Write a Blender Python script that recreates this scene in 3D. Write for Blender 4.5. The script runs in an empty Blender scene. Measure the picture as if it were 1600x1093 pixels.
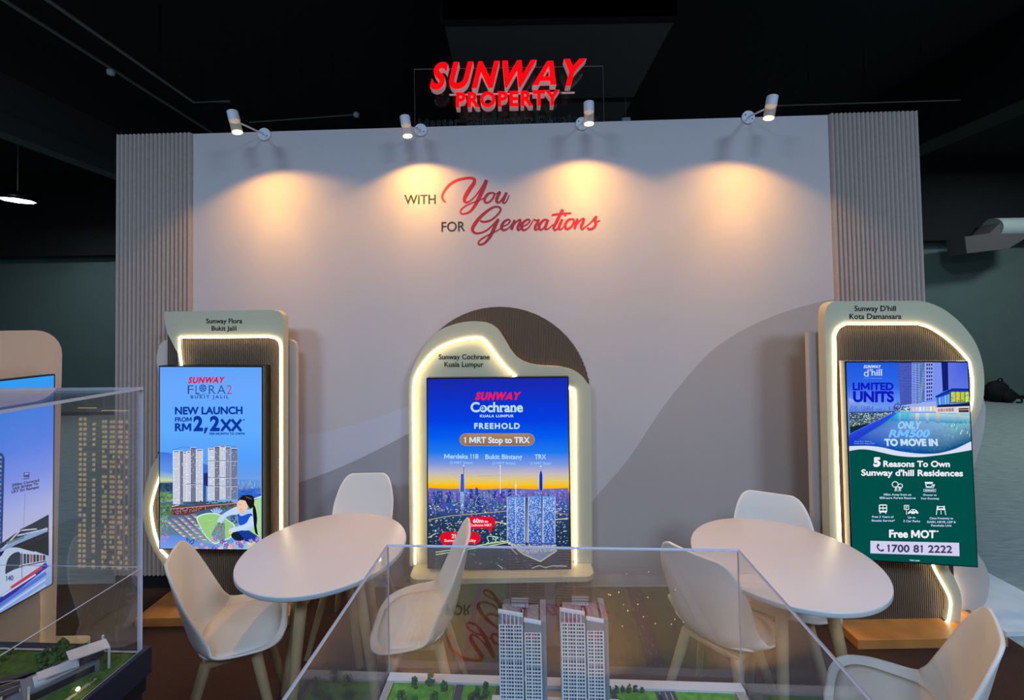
import bpy, bmesh, math, random
from mathutils import Vector, Matrix
rnd = random.Random(7)
scn = bpy.context.scene
col = scn.collection
PI = math.pi

# ------------------------------------------------------------------ camera
F, PY, PITCH, ROLL, H = 661.7, 489.5, .0246, -.0175, 1.72
_c, _s = math.cos(PITCH), math.sin(PITCH)
FW = Vector((0, _c, _s)); _u = Vector((0, -_s, _c)); _x = Vector((1, 0, 0))
RI = _x * math.cos(ROLL) + _u * math.sin(ROLL)
UP = _u * math.cos(ROLL) - _x * math.sin(ROLL)
EYE = Vector((0, 0, H))
cd = bpy.data.cameras.new('camera'); cam = bpy.data.objects.new('camera', cd); col.objects.link(cam)
cd.sensor_width = 36; cd.lens = F / 1600 * 36; cd.shift_y = -(546.5 - PY) / 1600; cd.clip_start = .02
cam.matrix_world = Matrix(((RI.x, UP.x, -FW.x, EYE.x), (RI.y, UP.y, -FW.y, EYE.y), (RI.z, UP.z, -FW.z, EYE.z), (0, 0, 0, 1)))
scn.camera = cam
scn.view_settings.view_transform = 'Standard'; scn.view_settings.look = 'None'
scn.view_settings.exposure = 0; scn.view_settings.gamma = 1; scn.view_settings.use_curve_mapping = False
scn.cycles.transparent_max_bounces = 40; scn.cycles.max_bounces = 10
scn.cycles.caustics_reflective = False; scn.cycles.caustics_refractive = False; scn.cycles.sample_clamp_indirect = 4

# ------------------------------------------------------------------ world and hall lights
wd = bpy.data.worlds.new('hall_ambience'); scn.world = wd; wd.use_nodes = True
wd.node_tree.nodes['Background'].inputs[0].default_value = (.42, .47, .56, 1)
wd.node_tree.nodes['Background'].inputs[1].default_value = .075

def area(name, loc, size, power, colr, aim=None):
    l = bpy.data.lights.new(name, 'AREA'); l.shape = 'DISK'; l.size = size; l.energy = power; l.color = colr
    o = bpy.data.objects.new(name, l); col.objects.link(o); o.location = loc
    d = (Vector(aim) - Vector(loc)) if aim else Vector((0, 0, -1))
    o.rotation_euler = d.to_track_quat('-Z', 'Y').to_euler()
    return o
COOL = (.47, .67, 1.0)
for x, y, p in ((-3.6, -2.6, 232), (0, -3.2, 238), (3.6, -2.6, 262)):       # high-bay lamps of the hall behind the camera
    area('hall_lamp', (x, y, 4.7), 1.6, p, COOL)
for x, y, p in ((6.5, 4.5, 70), (9.5, 6.0, 80), (-7, 5.0, 26)):            # lamps over the neighbouring aisles
    area('hall_lamp', (x, y, 4.7), .7, p, (.8, .95, 1.0))

# ------------------------------------------------------------------ geometry helpers
def ray(px, py):
    return RI * ((px - 800) / F) - UP * ((py - PY) / F) + FW
WY, WM = 2.815, -.026                                   # booth wall: y = WY + WM * x
def on_y(y, m=0.0):
    def f(px, py):
        d = ray(px, py); return EYE + d * (y / (d.y - m * d.x))
    return f
def on_x(x):
    def f(px, py):
        d = ray(px, py); return EYE + d * (x / d.x)
    return f
def on_z(z):
    def f(px, py):
        d = ray(px, py); return EYE + d * ((z - H) / d.z)
    return f
WALL = on_y(WY, WM)
def lin(c):
    return tuple(((v / 255) / 12.92 if v / 255 <= .04045 else ((v / 255 + .055) / 1.055) ** 2.4) for v in c[:3])

def put(o, label=None, cat=None, group=None, kind=None):
    if label: o['label'] = label
    if cat: o['category'] = cat
    if group: o['group'] = group
    if kind: o['kind'] = kind
    return o
def thing(name, label, cat, loc=(0, 0, 0), group=None):
    o = bpy.data.objects.new(name, None); col.objects.link(o); o.location = loc; o.empty_display_size = .1
    return put(o, label, cat, group)
def root_loc(o):
    v = Vector((0, 0, 0))
    while o is not None:
        v += o.location; o = o.parent
    return v
def link(name, me, parent=None, label=None):
    o = bpy.data.objects.new(name, me); col.objects.link(o)
    if parent: o.parent = parent
    if label: o['label'] = label
    return o
def copy_tree(o, parent=None):
    c = o.copy(); col.objects.link(c)
    if parent: c.parent = parent
    for ch in list(o.children): copy_tree(ch, c)
    return c

class MB:
    def __init__(s): s.v = []; s.f = []; s.m = []; s.sm = []
    def add(s, vs, fs, m=0, smooth=False):
        b = len(s.v); s.v += [Vector(v) for v in vs]
        for f in fs: s.f.append([b + i for i in f]); s.m.append(m); s.sm.append(smooth)
        return s
    def box(s, a, b, m=0):
        (x0, y0, z0), (x1, y1, z1) = a, b
        return s.add([(x0, y0, z0), (x1, y0, z0), (x1, y1, z0), (x0, y1, z0), (x0, y0, z1), (x1, y0, z1), (x1, y1, z1), (x0, y1, z1)],
                     [(0, 3, 2, 1), (4, 5, 6, 7), (0, 1, 5, 4), (1, 2, 6, 5), (2, 3, 7, 6), (3, 0, 4, 7)], m)
    def obox(s, o, ax, ay, az, m=0):                    # box from corner o along three vectors
        o, ax, ay, az = map(Vector, (o, ax, ay, az))
        return s.add([o, o + ax, o + ax + ay, o + ay, o + az, o + ax + az, o + ax + ay + az, o + ay + az],
                     [(0, 3, 2, 1), (4, 5, 6, 7), (0, 1, 5, 4), (1, 2, 6, 5), (2, 3, 7, 6), (3, 0, 4, 7)], m)
    def slab(s, pts, d, m=0, ms=None):                  # outline pts (3d) pushed along d
        n = len(pts); d = Vector(d); p = [Vector(q) for q in pts]
        ms = m if ms is None else ms
        s.add(p, [tuple(range(n))], m); s.add([q + d for q in p], [tuple(range(n))[::-1]], m)
        return s.add(p + [q + d for q in p], [(i, (i + 1) % n, (i + 1) % n + n, i + n) for i in range(n)], ms)
    def cyl(s, a, b, r0, r1=None, n=16, m=0, cap=True, smooth=True):
        a, b = Vector(a), Vector(b); r1 = r0 if r1 is None else r1
        d = (b - a).normalized(); t = Vector((0, 0, 1)) if abs(d.z) < .9 else Vector((1, 0, 0))
        e = d.cross(t).normalized(); g = d.cross(e)
        ring = lambda c, r: [c + (e * math.cos(k * 2 * PI / n) + g * math.sin(k * 2 * PI / n)) * r for k in range(n)]
        s.add(ring(a, r0) + ring(b, r1), [(i, (i + 1) % n, (i + 1) % n + n, i + n) for i in range(n)], m, smooth)
        if cap: s.add(ring(a, r0), [tuple(range(n))[::-1]], m); s.add(ring(b, r1), [tuple(range(n))], m)
        return s
    def tube(s, path, r, n=8, m=0, closed=False):
        p = [Vector(q) for q in path]; k = len(p); vs = []
        for i in range(k):
            t = (p[min(i + 1, k - 1)] - p[max(i - 1, 0)]).normalized()
            w = Vector((0, 1, 0)) if abs(t.y) < .9 else Vector((0, 0, 1))
            e = t.cross(w).normalized(); g = t.cross(e)
            vs += [p[i] + (e * math.cos(j * 2 * PI / n) + g * math.sin(j * 2 * PI / n)) * r for j in range(n)]
        fs = [(i * n + j, i * n + (j + 1) % n, (i + 1) * n + (j + 1) % n, (i + 1) * n + j) for i in range(k - 1) for j in range(n)]
        s.add(vs, fs, m, True); s.add(vs[:n], [tuple(range(n))], m); return s.add(vs[-n:], [tuple(range(n))[::-1]], m)
    def lathe(s, prof, c=(0, 0, 0), n=32, m=0):
        c = Vector(c); k = len(prof)
        vs = [c + Vector((r * math.cos(a * 2 * PI / n), r * math.sin(a * 2 * PI / n), z)) for r, z in prof for a in range(n)]
        return s.add(vs, [(i * n + j, i * n + (j + 1) % n, (i + 1) * n + (j + 1) % n, (i + 1) * n + j) for i in range(k - 1) for j in range(n)], m, True)
    def blob(s, c, r, seed=0, m=0, n=6, k=9, q=.25):
        g = random.Random(seed); c = Vector(c); rx, ry, rz = r; vs = []
        for i in range(n + 1):
            th = PI * i / n
            for j in range(k):
                w = 1 + g.uniform(-q, q)
                vs.append(c + Vector((rx * math.sin(th) * math.cos(2 * PI * j / k) * w, ry * math.sin(th) * math.sin(2 * PI * j / k) * w, rz * math.cos(th) * (1 + g.uniform(-q, q) * .4))))
        return s.add(vs, [(i * k + j, i * k + (j + 1) % k, (i + 1) * k + (j + 1) % k, (i + 1) * k + j) for i in range(n) for j in range(k)], m, True)
    def mesh(s, name, mats, off=Vector((0, 0, 0)), weld=False):
        me = bpy.data.meshes.new(name); me.from_pydata([v - off for v in s.v], [], s.f)
        for mt in (mats if isinstance(mats, (list, tuple)) else [mats]): me.materials.append(mt)
        me.polygons.foreach_set('material_index', s.m); me.polygons.foreach_set('use_smooth', s.sm)
        bm = bmesh.new(); bm.from_mesh(me)
        if weld: bmesh.ops.remove_doubles(bm, verts=bm.verts, dist=1e-5)
        bmesh.ops.recalc_face_normals(bm, faces=bm.faces); bm.to_mesh(me); bm.free(); me.update()
        return me
    def build(s, name, mats, parent=None, label=None, weld=False, bevel=0):
        o = link(name, s.mesh(name, mats, root_loc(parent) if parent else Vector((0, 0, 0)), weld or bevel > 0), parent, label)
        if bevel:
            b = o.modifiers.new('edge', 'BEVEL'); b.width = bevel; b.segments = 2; b.limit_method = 'ANGLE'; b.angle_limit = .7
        return o
def struct(o): o['kind'] = 'structure'; return o

def smooth_path(pts, n=6, closed=False):                # Catmull-Rom through the points (any dimension)
    out = []; k = len(pts)
    for i in range(k if closed else k - 1):
        if closed: a, b, c, d = pts[i - 1], pts[i], pts[(i + 1) % k], pts[(i + 2) % k]
        else: a, b, c, d = pts[max(i - 1, 0)], pts[i], pts[i + 1], pts[min(i + 2, k - 1)]
        for j in range(n):
            t = j / n
            out.append(tuple(.5 * (2 * b[q] + (c[q] - a[q]) * t + (2 * a[q] - 5 * b[q] + 4 * c[q] - d[q]) * t * t + (3 * b[q] - a[q] - 3 * c[q] + d[q]) * t ** 3) for q in range(len(b))))
    if not closed: out.append(tuple(pts[-1]))
    return out

# ------------------------------------------------------------------ materials
def mat(name, rgb, rough=.6, metal=0, noise=0, nscale=30, bump=0, spec=.4, trans=0, stretch=None):
    m = bpy.data.materials.new(name); m.use_nodes = True; nt = m.node_tree; b = nt.nodes['Principled BSDF']
    c = lin(rgb); b.inputs['Base Color'].default_value = (*c, 1); b.inputs['Roughness'].default_value = rough
    b.inputs['Metallic'].default_value = metal; b.inputs['Specular IOR Level'].default_value = spec
    if noise or bump:
        tc = nt.nodes.new('ShaderNodeTexCoord'); n = nt.nodes.new('ShaderNodeTexNoise'); n.inputs['Scale'].default_value = nscale; n.inputs['Detail'].default_value = 4
        if stretch:
            mp = nt.nodes.new('ShaderNodeMapping'); mp.inputs['Scale'].default_value = stretch
            nt.links.new(tc.outputs['Object'], mp.inputs[0]); nt.links.new(mp.outputs[0], n.inputs['Vector'])
        else: nt.links.new(tc.outputs['Object'], n.inputs['Vector'])
        if noise:
            r = nt.nodes.new('ShaderNodeValToRGB'); r.color_ramp.elements[0].position = .3; r.color_ramp.elements[1].position = .7
            r.color_ramp.elements[0].color = (*[v * (1 - noise) for v in c], 1); r.color_ramp.elements[1].color = (*[min(1, v * (1 + noise)) for v in c], 1)
            nt.links.new(n.outputs['Fac'], r.inputs[0]); nt.links.new(r.outputs[0], b.inputs['Base Color'])
        if bump:
            bp = nt.nodes.new('ShaderNodeBump'); bp.inputs['Strength'].default_value = bump; bp.inputs['Distance'].default_value = .01
            nt.links.new(n.outputs['Fac'], bp.inputs['Height']); nt.links.new(bp.outputs[0], b.inputs['Normal'])
    return m
def emis(name, rgb, st=1.0, sample=True):
    m = bpy.data.materials.new(name); m.use_nodes = True; nt = m.node_tree; nt.nodes.clear()
    e = nt.nodes.new('ShaderNodeEmission'); e.inputs[0].default_value = (*lin(rgb), 1); e.inputs[1].default_value = st
    o = nt.nodes.new('ShaderNodeOutputMaterial'); nt.links.new(e.outputs[0], o.inputs[0])
    if not sample: m.cycles.emission_sampling = 'NONE'
    return m
def attr_emis(name, st=1.0, sample=False):              # the picture a screen shows
    m = emis(name, (0, 0, 0), st, sample); nt = m.node_tree
    a = nt.nodes.new('ShaderNodeAttribute'); a.attribute_name = 'Col'
    nt.links.new(a.outputs['Color'], nt.nodes['Emission'].inputs[0]); return m
def attr_paint(name, rough=.5):
    m = mat(name, (128, 128, 128), rough); nt = m.node_tree
    a = nt.nodes.new('ShaderNodeAttribute'); a.attribute_name = 'Col'
    nt.links.new(a.outputs['Color'], nt.nodes['Principled BSDF'].inputs['Base Color']); return m
def acrylic(name, tint=(.975, .98, .985), f0=.045, haze=.0):
    m = bpy.data.materials.new(name); m.use_nodes = True; nt = m.node_tree; nt.nodes.clear(); N = nt.nodes.new; L = nt.links.new
    out = N('ShaderNodeOutputMaterial'); lw = N('ShaderNodeLayerWeight'); lw.inputs[0].default_value = .5
    pw = N('ShaderNodeMath'); pw.operation = 'POWER'; pw.inputs[1].default_value = 5; L(lw.outputs['Facing'], pw.inputs[0])
    ma = N('ShaderNodeMath'); ma.operation = 'MULTIPLY_ADD'; ma.inputs[1].default_value = 1 - f0; ma.inputs[2].default_value = f0; L(pw.outputs[0], ma.inputs[0])
    tr = N('ShaderNodeBsdfTransparent'); tr.inputs[0].default_value = (*tint, 1)
    gl = N('ShaderNodeBsdfGlossy'); gl.inputs['Roughness'].default_value = .0
    mx = N('ShaderNodeMixShader'); L(ma.outputs[0], mx.inputs[0])
    if haze:
        df = N('ShaderNodeBsdfDiffuse'); df.inputs[0].default_value = (.75, .75, .8, 1)
        m2 = N('ShaderNodeMixShader'); m2.inputs[0].default_value = haze; L(tr.outputs[0], m2.inputs[1]); L(df.outputs[0], m2.inputs[2]); L(m2.outputs[0], mx.inputs[1])
    else: L(tr.outputs[0], mx.inputs[1])
    L(gl.outputs[0], mx.inputs[2]); L(mx.outputs[0], out.inputs[0]); return m
def wood(name, rgb, rough=.45):
    return mat(name, rgb, rough, noise=.18, nscale=9, stretch=(1, 1, .12))

M = {}
M['print'] = mat('printed_wall_vinyl', (208, 198, 194), .55, spec=.25)
M['print_cream'] = mat('printed_wall_vinyl_cream', (209, 197, 189), .55, spec=.25)
M['print_taupe'] = mat('printed_wall_vinyl_taupe', (186, 173, 163), .55, spec=.25)
M['print_band'] = mat('printed_wall_vinyl_band', (210, 205, 208), .55, spec=.25)
M['print_grey'] = mat('printed_wall_vinyl_grey', (174, 166, 165), .55, spec=.25)
M['flute'] = mat('taupe_fluted_board', (178, 162, 150), .6, noise=.05, nscale=40)
M['brown_flute'] = mat('brown_fluted_board', (112, 94, 76), .5)
M['cream'] = mat('cream_painted_board', (206, 198, 164), .5)
M['beige'] = mat('beige_painted_board', (206, 192, 178), .55)
M['skirt'] = mat('black_skirting', (16, 14, 13), .7)
M['carpet'] = mat('brown_carpet', (72, 52, 43), .95, noise=.3, nscale=220, bump=.4, spec=.1)
M['hall_floor'] = mat('grey_hall_carpet', (152, 164, 159), .9, noise=.16, nscale=7, spec=.15, stretch=(1, 5, 1))
M['hall_wall'] = mat('dark_green_grey_wall', (94, 110, 107), .85, noise=.05, nscale=3)
M['black'] = mat('black_ceiling_paint', (20, 21, 23), .9)
M['dusk'] = mat('charcoal_beam_paint', (86, 82, 81), .85)
M['pipe'] = mat('painted_conduit', (120, 118, 112), .6)
M['duct'] = mat('galvanised_duct', (186, 200, 198), .35, metal=.25)
M['white'] = mat('white_plastic', (230, 222, 208), .38, spec=.5)
M['pad'] = mat('cream_seat_pad', (228, 219, 204), .5, spec=.3)
M['top'] = mat('white_laminate', (220, 212, 206), .3, spec=.5)
M['edge'] = mat('teal_grey_edge_band', (192, 208, 206), .45)
M['beech'] = wood('pale_beech_wood', (176, 150, 108))
M['ply'] = wood('warm_plywood', (206, 134, 68))
M['navy'] = mat('navy_painted_wood', (30, 34, 52), .5)
M['lamp'] = mat('white_lamp_metal', (226, 228, 232), .4)
M['frost'] = mat('frosted_sleeve', (150, 155, 165), .3)
M['screw'] = mat('dark_screw', (60, 60, 62), .4, metal=.6)
M['tv'] = mat('black_screen_housing', (12, 12, 13), .35)
M['tv_gold_lit'] = mat('gold_lit_screen_side', (150, 140, 120), .35)  # gold light falling on the housing sides, put into their colour
M['ink'] = mat('black_lettering', (34, 36, 38), .5)
M['grey_ink'] = mat('grey_brown_lettering', (118, 110, 92), .5)
M['led'] = emis('warm_white_led', (255, 236, 190), 11)
M['red_face'] = emis('red_lit_letter', (255, 6, 14), 1.25)
M['return'] = mat('pink_glow_letter_return', (226, 200, 200), .4); _b = M['return'].node_tree.nodes['Principled BSDF']; _b.inputs['Emission Color'].default_value = (.5, .25, .25, 1); _b.inputs['Emission Strength'].default_value = .35  # pink tint and weak glow stand in for letter light on the sides
M['dark_letter'] = mat('dark_acrylic_letter', (92, 96, 104), .35)
M['glass'] = acrylic('clear_acrylic', f0=.125)
M['clear'] = acrylic('clear_acrylic_inner_face', f0=.0)
M['sign_glass'] = acrylic('clear_sign_acrylic', f0=.02)
M['glass_edge'] = mat('acrylic_cut_edge', (216, 212, 218), .3)
M['picture'] = attr_emis('screen_picture', 1.0)
M['red_grad'] = attr_paint('red_gradient_lettering', .45)
M['bulb'] = emis('warm_lamp_glow', (255, 214, 140), 5)
M['hall_lamp'] = emis('cold_white_hall_lamp', (225, 248, 255), 9)
M['grass'] = mat('model_grass', (96, 160, 44), .9, noise=.35, nscale=60)
M['grass_dark'] = mat('model_lawn_dark', (70, 108, 40), .9, noise=.35, nscale=50)
M['tree'] = mat('model_foliage', (66, 100, 50), .9, noise=.45, nscale=120)
M['road'] = mat('model_asphalt', (74, 76, 82), .8)
M['paint'] = mat('model_white_paint', (222, 218, 214), .5)
M['kerb'] = mat('model_pale_stone', (176, 168, 150), .7)
M['mglass'] = mat('model_dark_glass', (52, 56, 62), .25)
M['mgrey'] = mat('model_grey_wall', (128, 132, 136), .5)
M['mwhite'] = mat('model_facade_white', (226, 226, 226), .5)
M['win_lit'] = emis('lit_model_window', (255, 214, 130), 2.5, False)
M['spark'] = emis('tiny_model_lamp', (255, 220, 140), 14, False)
M['bag'] = mat('black_backpack_fabric', (14, 14, 16), .85)
M['stage'] = mat('pale_blue_grey_floor_sheet', (218, 228, 230), .6, noise=.06, nscale=8)

# ------------------------------------------------------------------ lettering
_gl = {}
CAP = .683
def glyph(ch, off, sh):
    if ch in '*': off = 0
    k = (ch, off, sh)
    if k not in _gl:
        def mk(body):
            c = bpy.data.curves.new('t', 'FONT'); c.body = body; c.offset = off; c.shear = sh; c.resolution_u = 5
            o = bpy.data.objects.new('t', c); col.objects.link(o)
            dg = bpy.context.evaluated_depsgraph_get(); me = o.evaluated_get(dg).to_mesh()
            vs = [(v.co.x, v.co.y) for v in me.vertices]; fs = [tuple(p.vertices) for p in me.polygons]
            o.evaluated_get(dg).to_mesh_clear(); bpy.data.objects.remove(o); bpy.data.curves.remove(c); return vs, fs
        wd_ = lambda b: (lambda v: max(p[0] for p in v) - min(p[0] for p in v))(mk(b)[0])
        a = wd_('H' + ch + 'H') - wd_('HH')
        vs, fs = mk(ch) if ch != ' ' else ([], [])
        if ch == 'A' and off > .03:                      # heavy capital with an open counter
            X = .74 + 2 * off; w_ = .115 + 1.7 * off; m_ = X / 2
            vs = [(0, 0), (w_ * 1.1, 0), (m_ + w_ * .3, CAP), (m_ - w_ * .55, CAP), (X, 0), (X - w_ * 1.1, 0), (m_ - w_ * .3, CAP), (m_ + w_ * .55, CAP), (w_ * .8, .12), (X - w_ * .8, .12), (X - w_ * 1.2, .12 + w_ * .7), (w_ * 1.2, .12 + w_ * .7)]
            fs = [(0, 1, 2, 3), (4, 7, 6, 5), (8, 9, 10, 11)]; vs = [(x + y * sh, y) for x, y in vs]; a = X - .01
        if ch == 'M':                                    # even-weight capital
            w_ = .1 + 2.2 * off; t_ = w_ * .95; X = .78; m_ = X / 2
            vs = [(0, 0), (w_, 0), (w_, CAP), (0, CAP), (X - w_, 0), (X, 0), (X, CAP), (X - w_, CAP), (w_ * .2, CAP), (w_ * .2 + t_ * 1.15, CAP), (m_ + t_ * .5, .12), (m_ - t_ * .5, .12), (X - w_ * .2 - t_ * 1.15, CAP), (X - w_ * .2, CAP)]
            fs = [(0, 1, 2, 3), (4, 5, 6, 7), (8, 11, 10, 9), (12, 11, 10, 13)]; vs = [(x + .05 + y * sh, y) for x, y in vs]; a = X + .13
        if ch == '1':                                    # a figure one with its flag
            vs = [(.17, 0), (.26, 0), (.26, .69), (.2, .69), (.09, .6), (.09, .53), (.17, .585)]; vs = [(x + y * sh, y) for x, y in vs]
            fs = [(0, 1, 2, 3, 6), (3, 4, 5, 6)]; a = .42
        _gl[k] = (vs, fs, a)
    return _gl[k]
def layout(s, off=0, sh=0, track=0):
    """vertices and faces of a line of text, width scaled to 1 and cap height to 1"""
    V, Fs, x = [], [], 0
    for ch in s:
        vs, fs, a = glyph(ch, off, sh); b = len(V)
        V += [(p[0] + x, p[1]) for p in vs]; Fs += [tuple(b + i for i in f) for f in fs]; x += a + track
    x0 = min(p[0] for p in V); x1 = max(p[0] for p in V)
    return [((p[0] - x0) / (x1 - x0), p[1] / CAP) for p in V], Fs
def text_px(s, box, off=0, sh=0, track=0, dy=0, bold=0):
    """text fitted to a box given on the photograph: x0, cap top, x1, baseline; dy tilts the line"""
    x0, y0, x1, y1 = box; V, Fs = layout(s, off, sh, track); ov, of = [], []
    w = abs(x1 - x0)
    for bx, by in ([(0, 0)] if not bold else [(-bold, 0), (bold, 0), (0, bold), (0, -bold), (0, 0)]):
        b = len(ov); ov += [(x0 + p[0] * (x1 - x0) + bx, y1 + dy * p[0] - p[1] * (y1 - y0) + by) for p in V]
        of += [tuple(b + i for i in f) for f in Fs]
    return ov, of

class Canvas:
    """the flat picture on a screen: coloured polygons laid one over the other on its face"""
    def __init__(s, P, nrm, q): s.P, s.n, s.q = P, Vector(nrm), q; s.v, s.c, s.f, s.k = [], [], [], 0; s.t = (0, 0, 1)
    def clip(s, poly):                                   # keep the part of [(x, y, colour)] that lies on the screen
        for (ax, ay), (bx, by) in zip(s.q, s.q[1:] + s.q[:1]):
            d = lambda p: (bx - ax) * (p[1] - ay) - (by - ay) * (p[0] - ax); out = []
            for a, b in zip(poly, poly[1:] + poly[:1]):
                da, db = d(a), d(b)
                if da >= 0: out.append(a)
                if da * db < 0: t = da / (da - db); out.append((a[0] + (b[0] - a[0]) * t, a[1] + (b[1] - a[1]) * t, tuple(a[2][i] + (b[2][i] - a[2][i]) * t for i in range(3))))
            poly = out
            if len(poly) < 3: return []
        return poly
    def tf(s, x0, y0, k): s.t = (x0, y0, k)
    def px(s, p): return (s.t[0] + p[0] * s.t[2], s.t[1] + p[1] * s.t[2])
    def raw(s, vs, fs, cols):
        s.k += 1; lift = s.n * (.0006 + s.k * 2.5e-6); cs = [lin(c) for c in cols] if isinstance(cols, list) else [lin(cols)] * len(vs)
        x0, x1 = min(p[0] for p in s.q), max(p[0] for p in s.q)
        for f in fs:
            po = [(vs[i][0], vs[i][1], cs[i]) for i in f]; po = s.clip(po)
            if po:
                b = len(s.v); s.v += [s.P(p[0], p[1]) + lift for p in po]; s.c += [p[2] for p in po]; s.f.append(tuple(range(b, b + len(po))))
    def poly(s, pts, cols): s.raw([s.px(p) for p in pts], [tuple(range(len(pts)))], cols)
    def many(s, quads):                                  # [(4 points, colour)] on one layer
        vs, fs, cs = [], [], []
        for q, c in quads:
            b = len(vs); vs += [s.px(p) for p in q]; fs.append(tuple(range(b, b + len(q)))); cs += [c] * len(q)
        if vs: s.raw(vs, fs, cs)
    def grad(s, q, stops):                               # q: four corner points, stops down the height
        vs, fs, cs = [], [], []
        for t, c in stops:
            for a, b in ((q[0], q[3]), (q[1], q[2])): vs.append(s.px((a[0] + (b[0] - a[0]) * t, a[1] + (b[1] - a[1]) * t))); cs.append(c)
        fs = [(2 * i, 2 * i + 1, 2 * i + 3, 2 * i + 2) for i in range(len(stops) - 1)]
        s.raw(vs, fs, cs)
    def cells(s, q, rows, cols, fn, fx=.6, fy=.6):       # windows of a facade
        out = []; A, B, Cc, D = q
        P_ = lambda u, v: tuple((A[i] * (1 - u) + B[i] * u) * (1 - v) + (D[i] * (1 - u) + Cc[i] * u) * v for i in (0, 1))
        for r in range(rows):
            for c in range(cols):
                k = fn(r, c)
                if k is None: continue
                u0, u1 = (c + .5 - fx / 2) / cols, (c + .5 + fx / 2) / cols; v0, v1 = (r + .5 - fy / 2) / rows, (r + .5 + fy / 2) / rows
                out.append(([P_(u0, v0), P_(u1, v0), P_(u1, v1), P_(u0, v1)], k))
        s.many(out)
    def ell(s, cx, cy, rx, ry, c, rot=0, n=20):
        s.poly([(cx + rx * math.cos(a) * math.cos(rot) - ry * math.sin(a) * math.sin(rot), cy + rx * math.cos(a) * math.sin(rot) + ry * math.sin(a) * math.cos(rot)) for a in [2 * PI * i / n for i in range(n)]], c)
    def line(s, pts, w, c, closed=False):
        pts = list(pts) + ([pts[0]] if closed else []); qs = []
        for a, b in zip(pts, pts[1:]):
            dx, dy = b[0] - a[0], b[1] - a[1]; l = math.hypot(dx, dy) or 1; nx, ny = -dy / l * w / 2, dx / l * w / 2; ex, ey = dx / l * w * .3, dy / l * w * .3
            qs.append(([(a[0] + nx - ex, a[1] + ny - ey), (b[0] + nx + ex, b[1] + ny + ey), (b[0] - nx + ex, b[1] - ny + ey), (a[0] - nx - ex, a[1] - ny - ey)], c))
        s.many(qs)
    def pill(s, x0, y0, x1, y1, c, r=None, n=8):
        r = (y1 - y0) / 2 if r is None else r; pts = []
        for cx, cy, a0 in ((x1 - r, y0 + r, -PI / 2), (x1 - r, y1 - r, 0), (x0 + r, y1 - r, PI / 2), (x0 + r, y0 + r, PI)):
            pts += [(cx + r * math.cos(a0 + i * PI / 2 / n), cy + r * math.sin(a0 + i * PI / 2 / n)) for i in range(n + 1)]
        s.poly(pts, c)
    def text(s, t, box, c, off=0, sh=0, track=0, dy=0, bold=0):
        a = s.px((box[0], box[1])); b = s.px((box[2], box[3]))
        v, f = text_px(t, (a[0], a[1], b[0], b[1]), off, sh, track, dy * s.t[2], bold * s.t[2]); s.raw(v, f, c)
    def build(s, name, parent):
        off = root_loc(parent); me = bpy.data.meshes.new(name); me.from_pydata([v - off for v in s.v], [], s.f)
        a = me.color_attributes.new('Col', 'FLOAT_COLOR', 'POINT')
        for i, c in enumerate(s.c): a.data[i].color = (*c, 1)
        me.materials.append(M['picture']); return link(name, me, parent)

def lettering(name, parent, P, texts, m, depth=.002, nrm=(0, -1, 0)):
    """raised flat letters fixed on a face: texts = [(string, box, kwargs)]"""
    mb = MB(); n = Vector(nrm)
    for t, box, kw in texts:
        v, f = text_px(t, box, **kw); mb.add([P(*p) + n * depth for p in v], f)
    return mb.build(name, m, parent)
# ------------------------------------------------------------------ hall
hx0, hx1, hy0, hy1 = -14, 14, -5, 8.8
struct(MB().box((hx0, hy0, -.06), (hx1, hy1, -.012)).build('floor', M['hall_floor']))
struct(MB().box((-3.4, -2.2, -.012), (2.62, 2.93, 0)).build('floor_carpet', M['carpet']))
struct(MB().box((hx0, hy0, 5.0), (hx1, hy1 + .2, 5.1)).build('ceiling', M['black']))
struct(MB().box((hx0 - .15, hy0, -.06), (hx0, hy1, 5.0)).build('wall_left', M['hall_wall']))
struct(MB().box((hx1, hy0, -.06), (hx1 + .15, hy1, 5.0)).build('wall_right', M['hall_wall']))
w = MB().box((hx0, hy1, -.06), (hx1, hy1 + .15, 3.26), 0).box((hx0, hy1 - .25, 3.26), (hx1, hy1 + .15, 5.0), 1)
struct(w.build('wall_far', [M['hall_wall'], M['black']]))
struct(MB().box((hx0, hy1 - .012, -.012), (hx1, hy1, .06)).build('baseboard_far', M['skirt']))
struct(MB().box((-5.7, 3.0, 3.9), (-5.5, 8.5, 4.55)).build('ceiling_beam', M['dusk']))
struct(MB().box((5.5, 3.0, 4.02), (5.9, 8.5, 5.0)).build('ceiling_beam', M['black']))
put(MB().box((2.64, 2.33, -.012), (3.15, 6.5, .004), 0).box((2.64, 2.33, .004), (3.15, 2.36, .01), 1).build('floor_sheet', [M['stage'], M['paint']]),
    'pale blue-grey floor sheet beside the right end of the booth', 'floor sheet')
d = thing('ventilation_duct', 'wide flat dark duct under the hall ceiling above the red sign', 'duct', (.47, 6, 4.4))
MB().box((-.56, 3.66, 4.4), (1.5, 8.5, 4.8)).build('duct_body', M['dusk'], d)
for y in (3.66, 5.0, 6.3, 7.6): MB().box((-.59, y, 4.375), (1.53, y + .05, 4.82)).build('flange', M['black'], d)
d = thing('round_duct', 'galvanised round duct elbow high on the far right wall', 'duct', (9.7, 8.3, 3.4))
MB().cyl((9.42, 8.25, 3.42), (9.98, 8.25, 3.42), .2, n=24).build('duct_pipe', M['duct'], d)
MB().slab([(9.98, 8.1, 3.24), (9.55, 8.1, 3.0), (8.75, 8.1, 2.92), (8.72, 8.1, 3.24), (9.2, 8.1, 3.3), (9.42, 8.1, 3.5)], (0, .35, 0)).build('elbow', M['dusk'], d)
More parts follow.
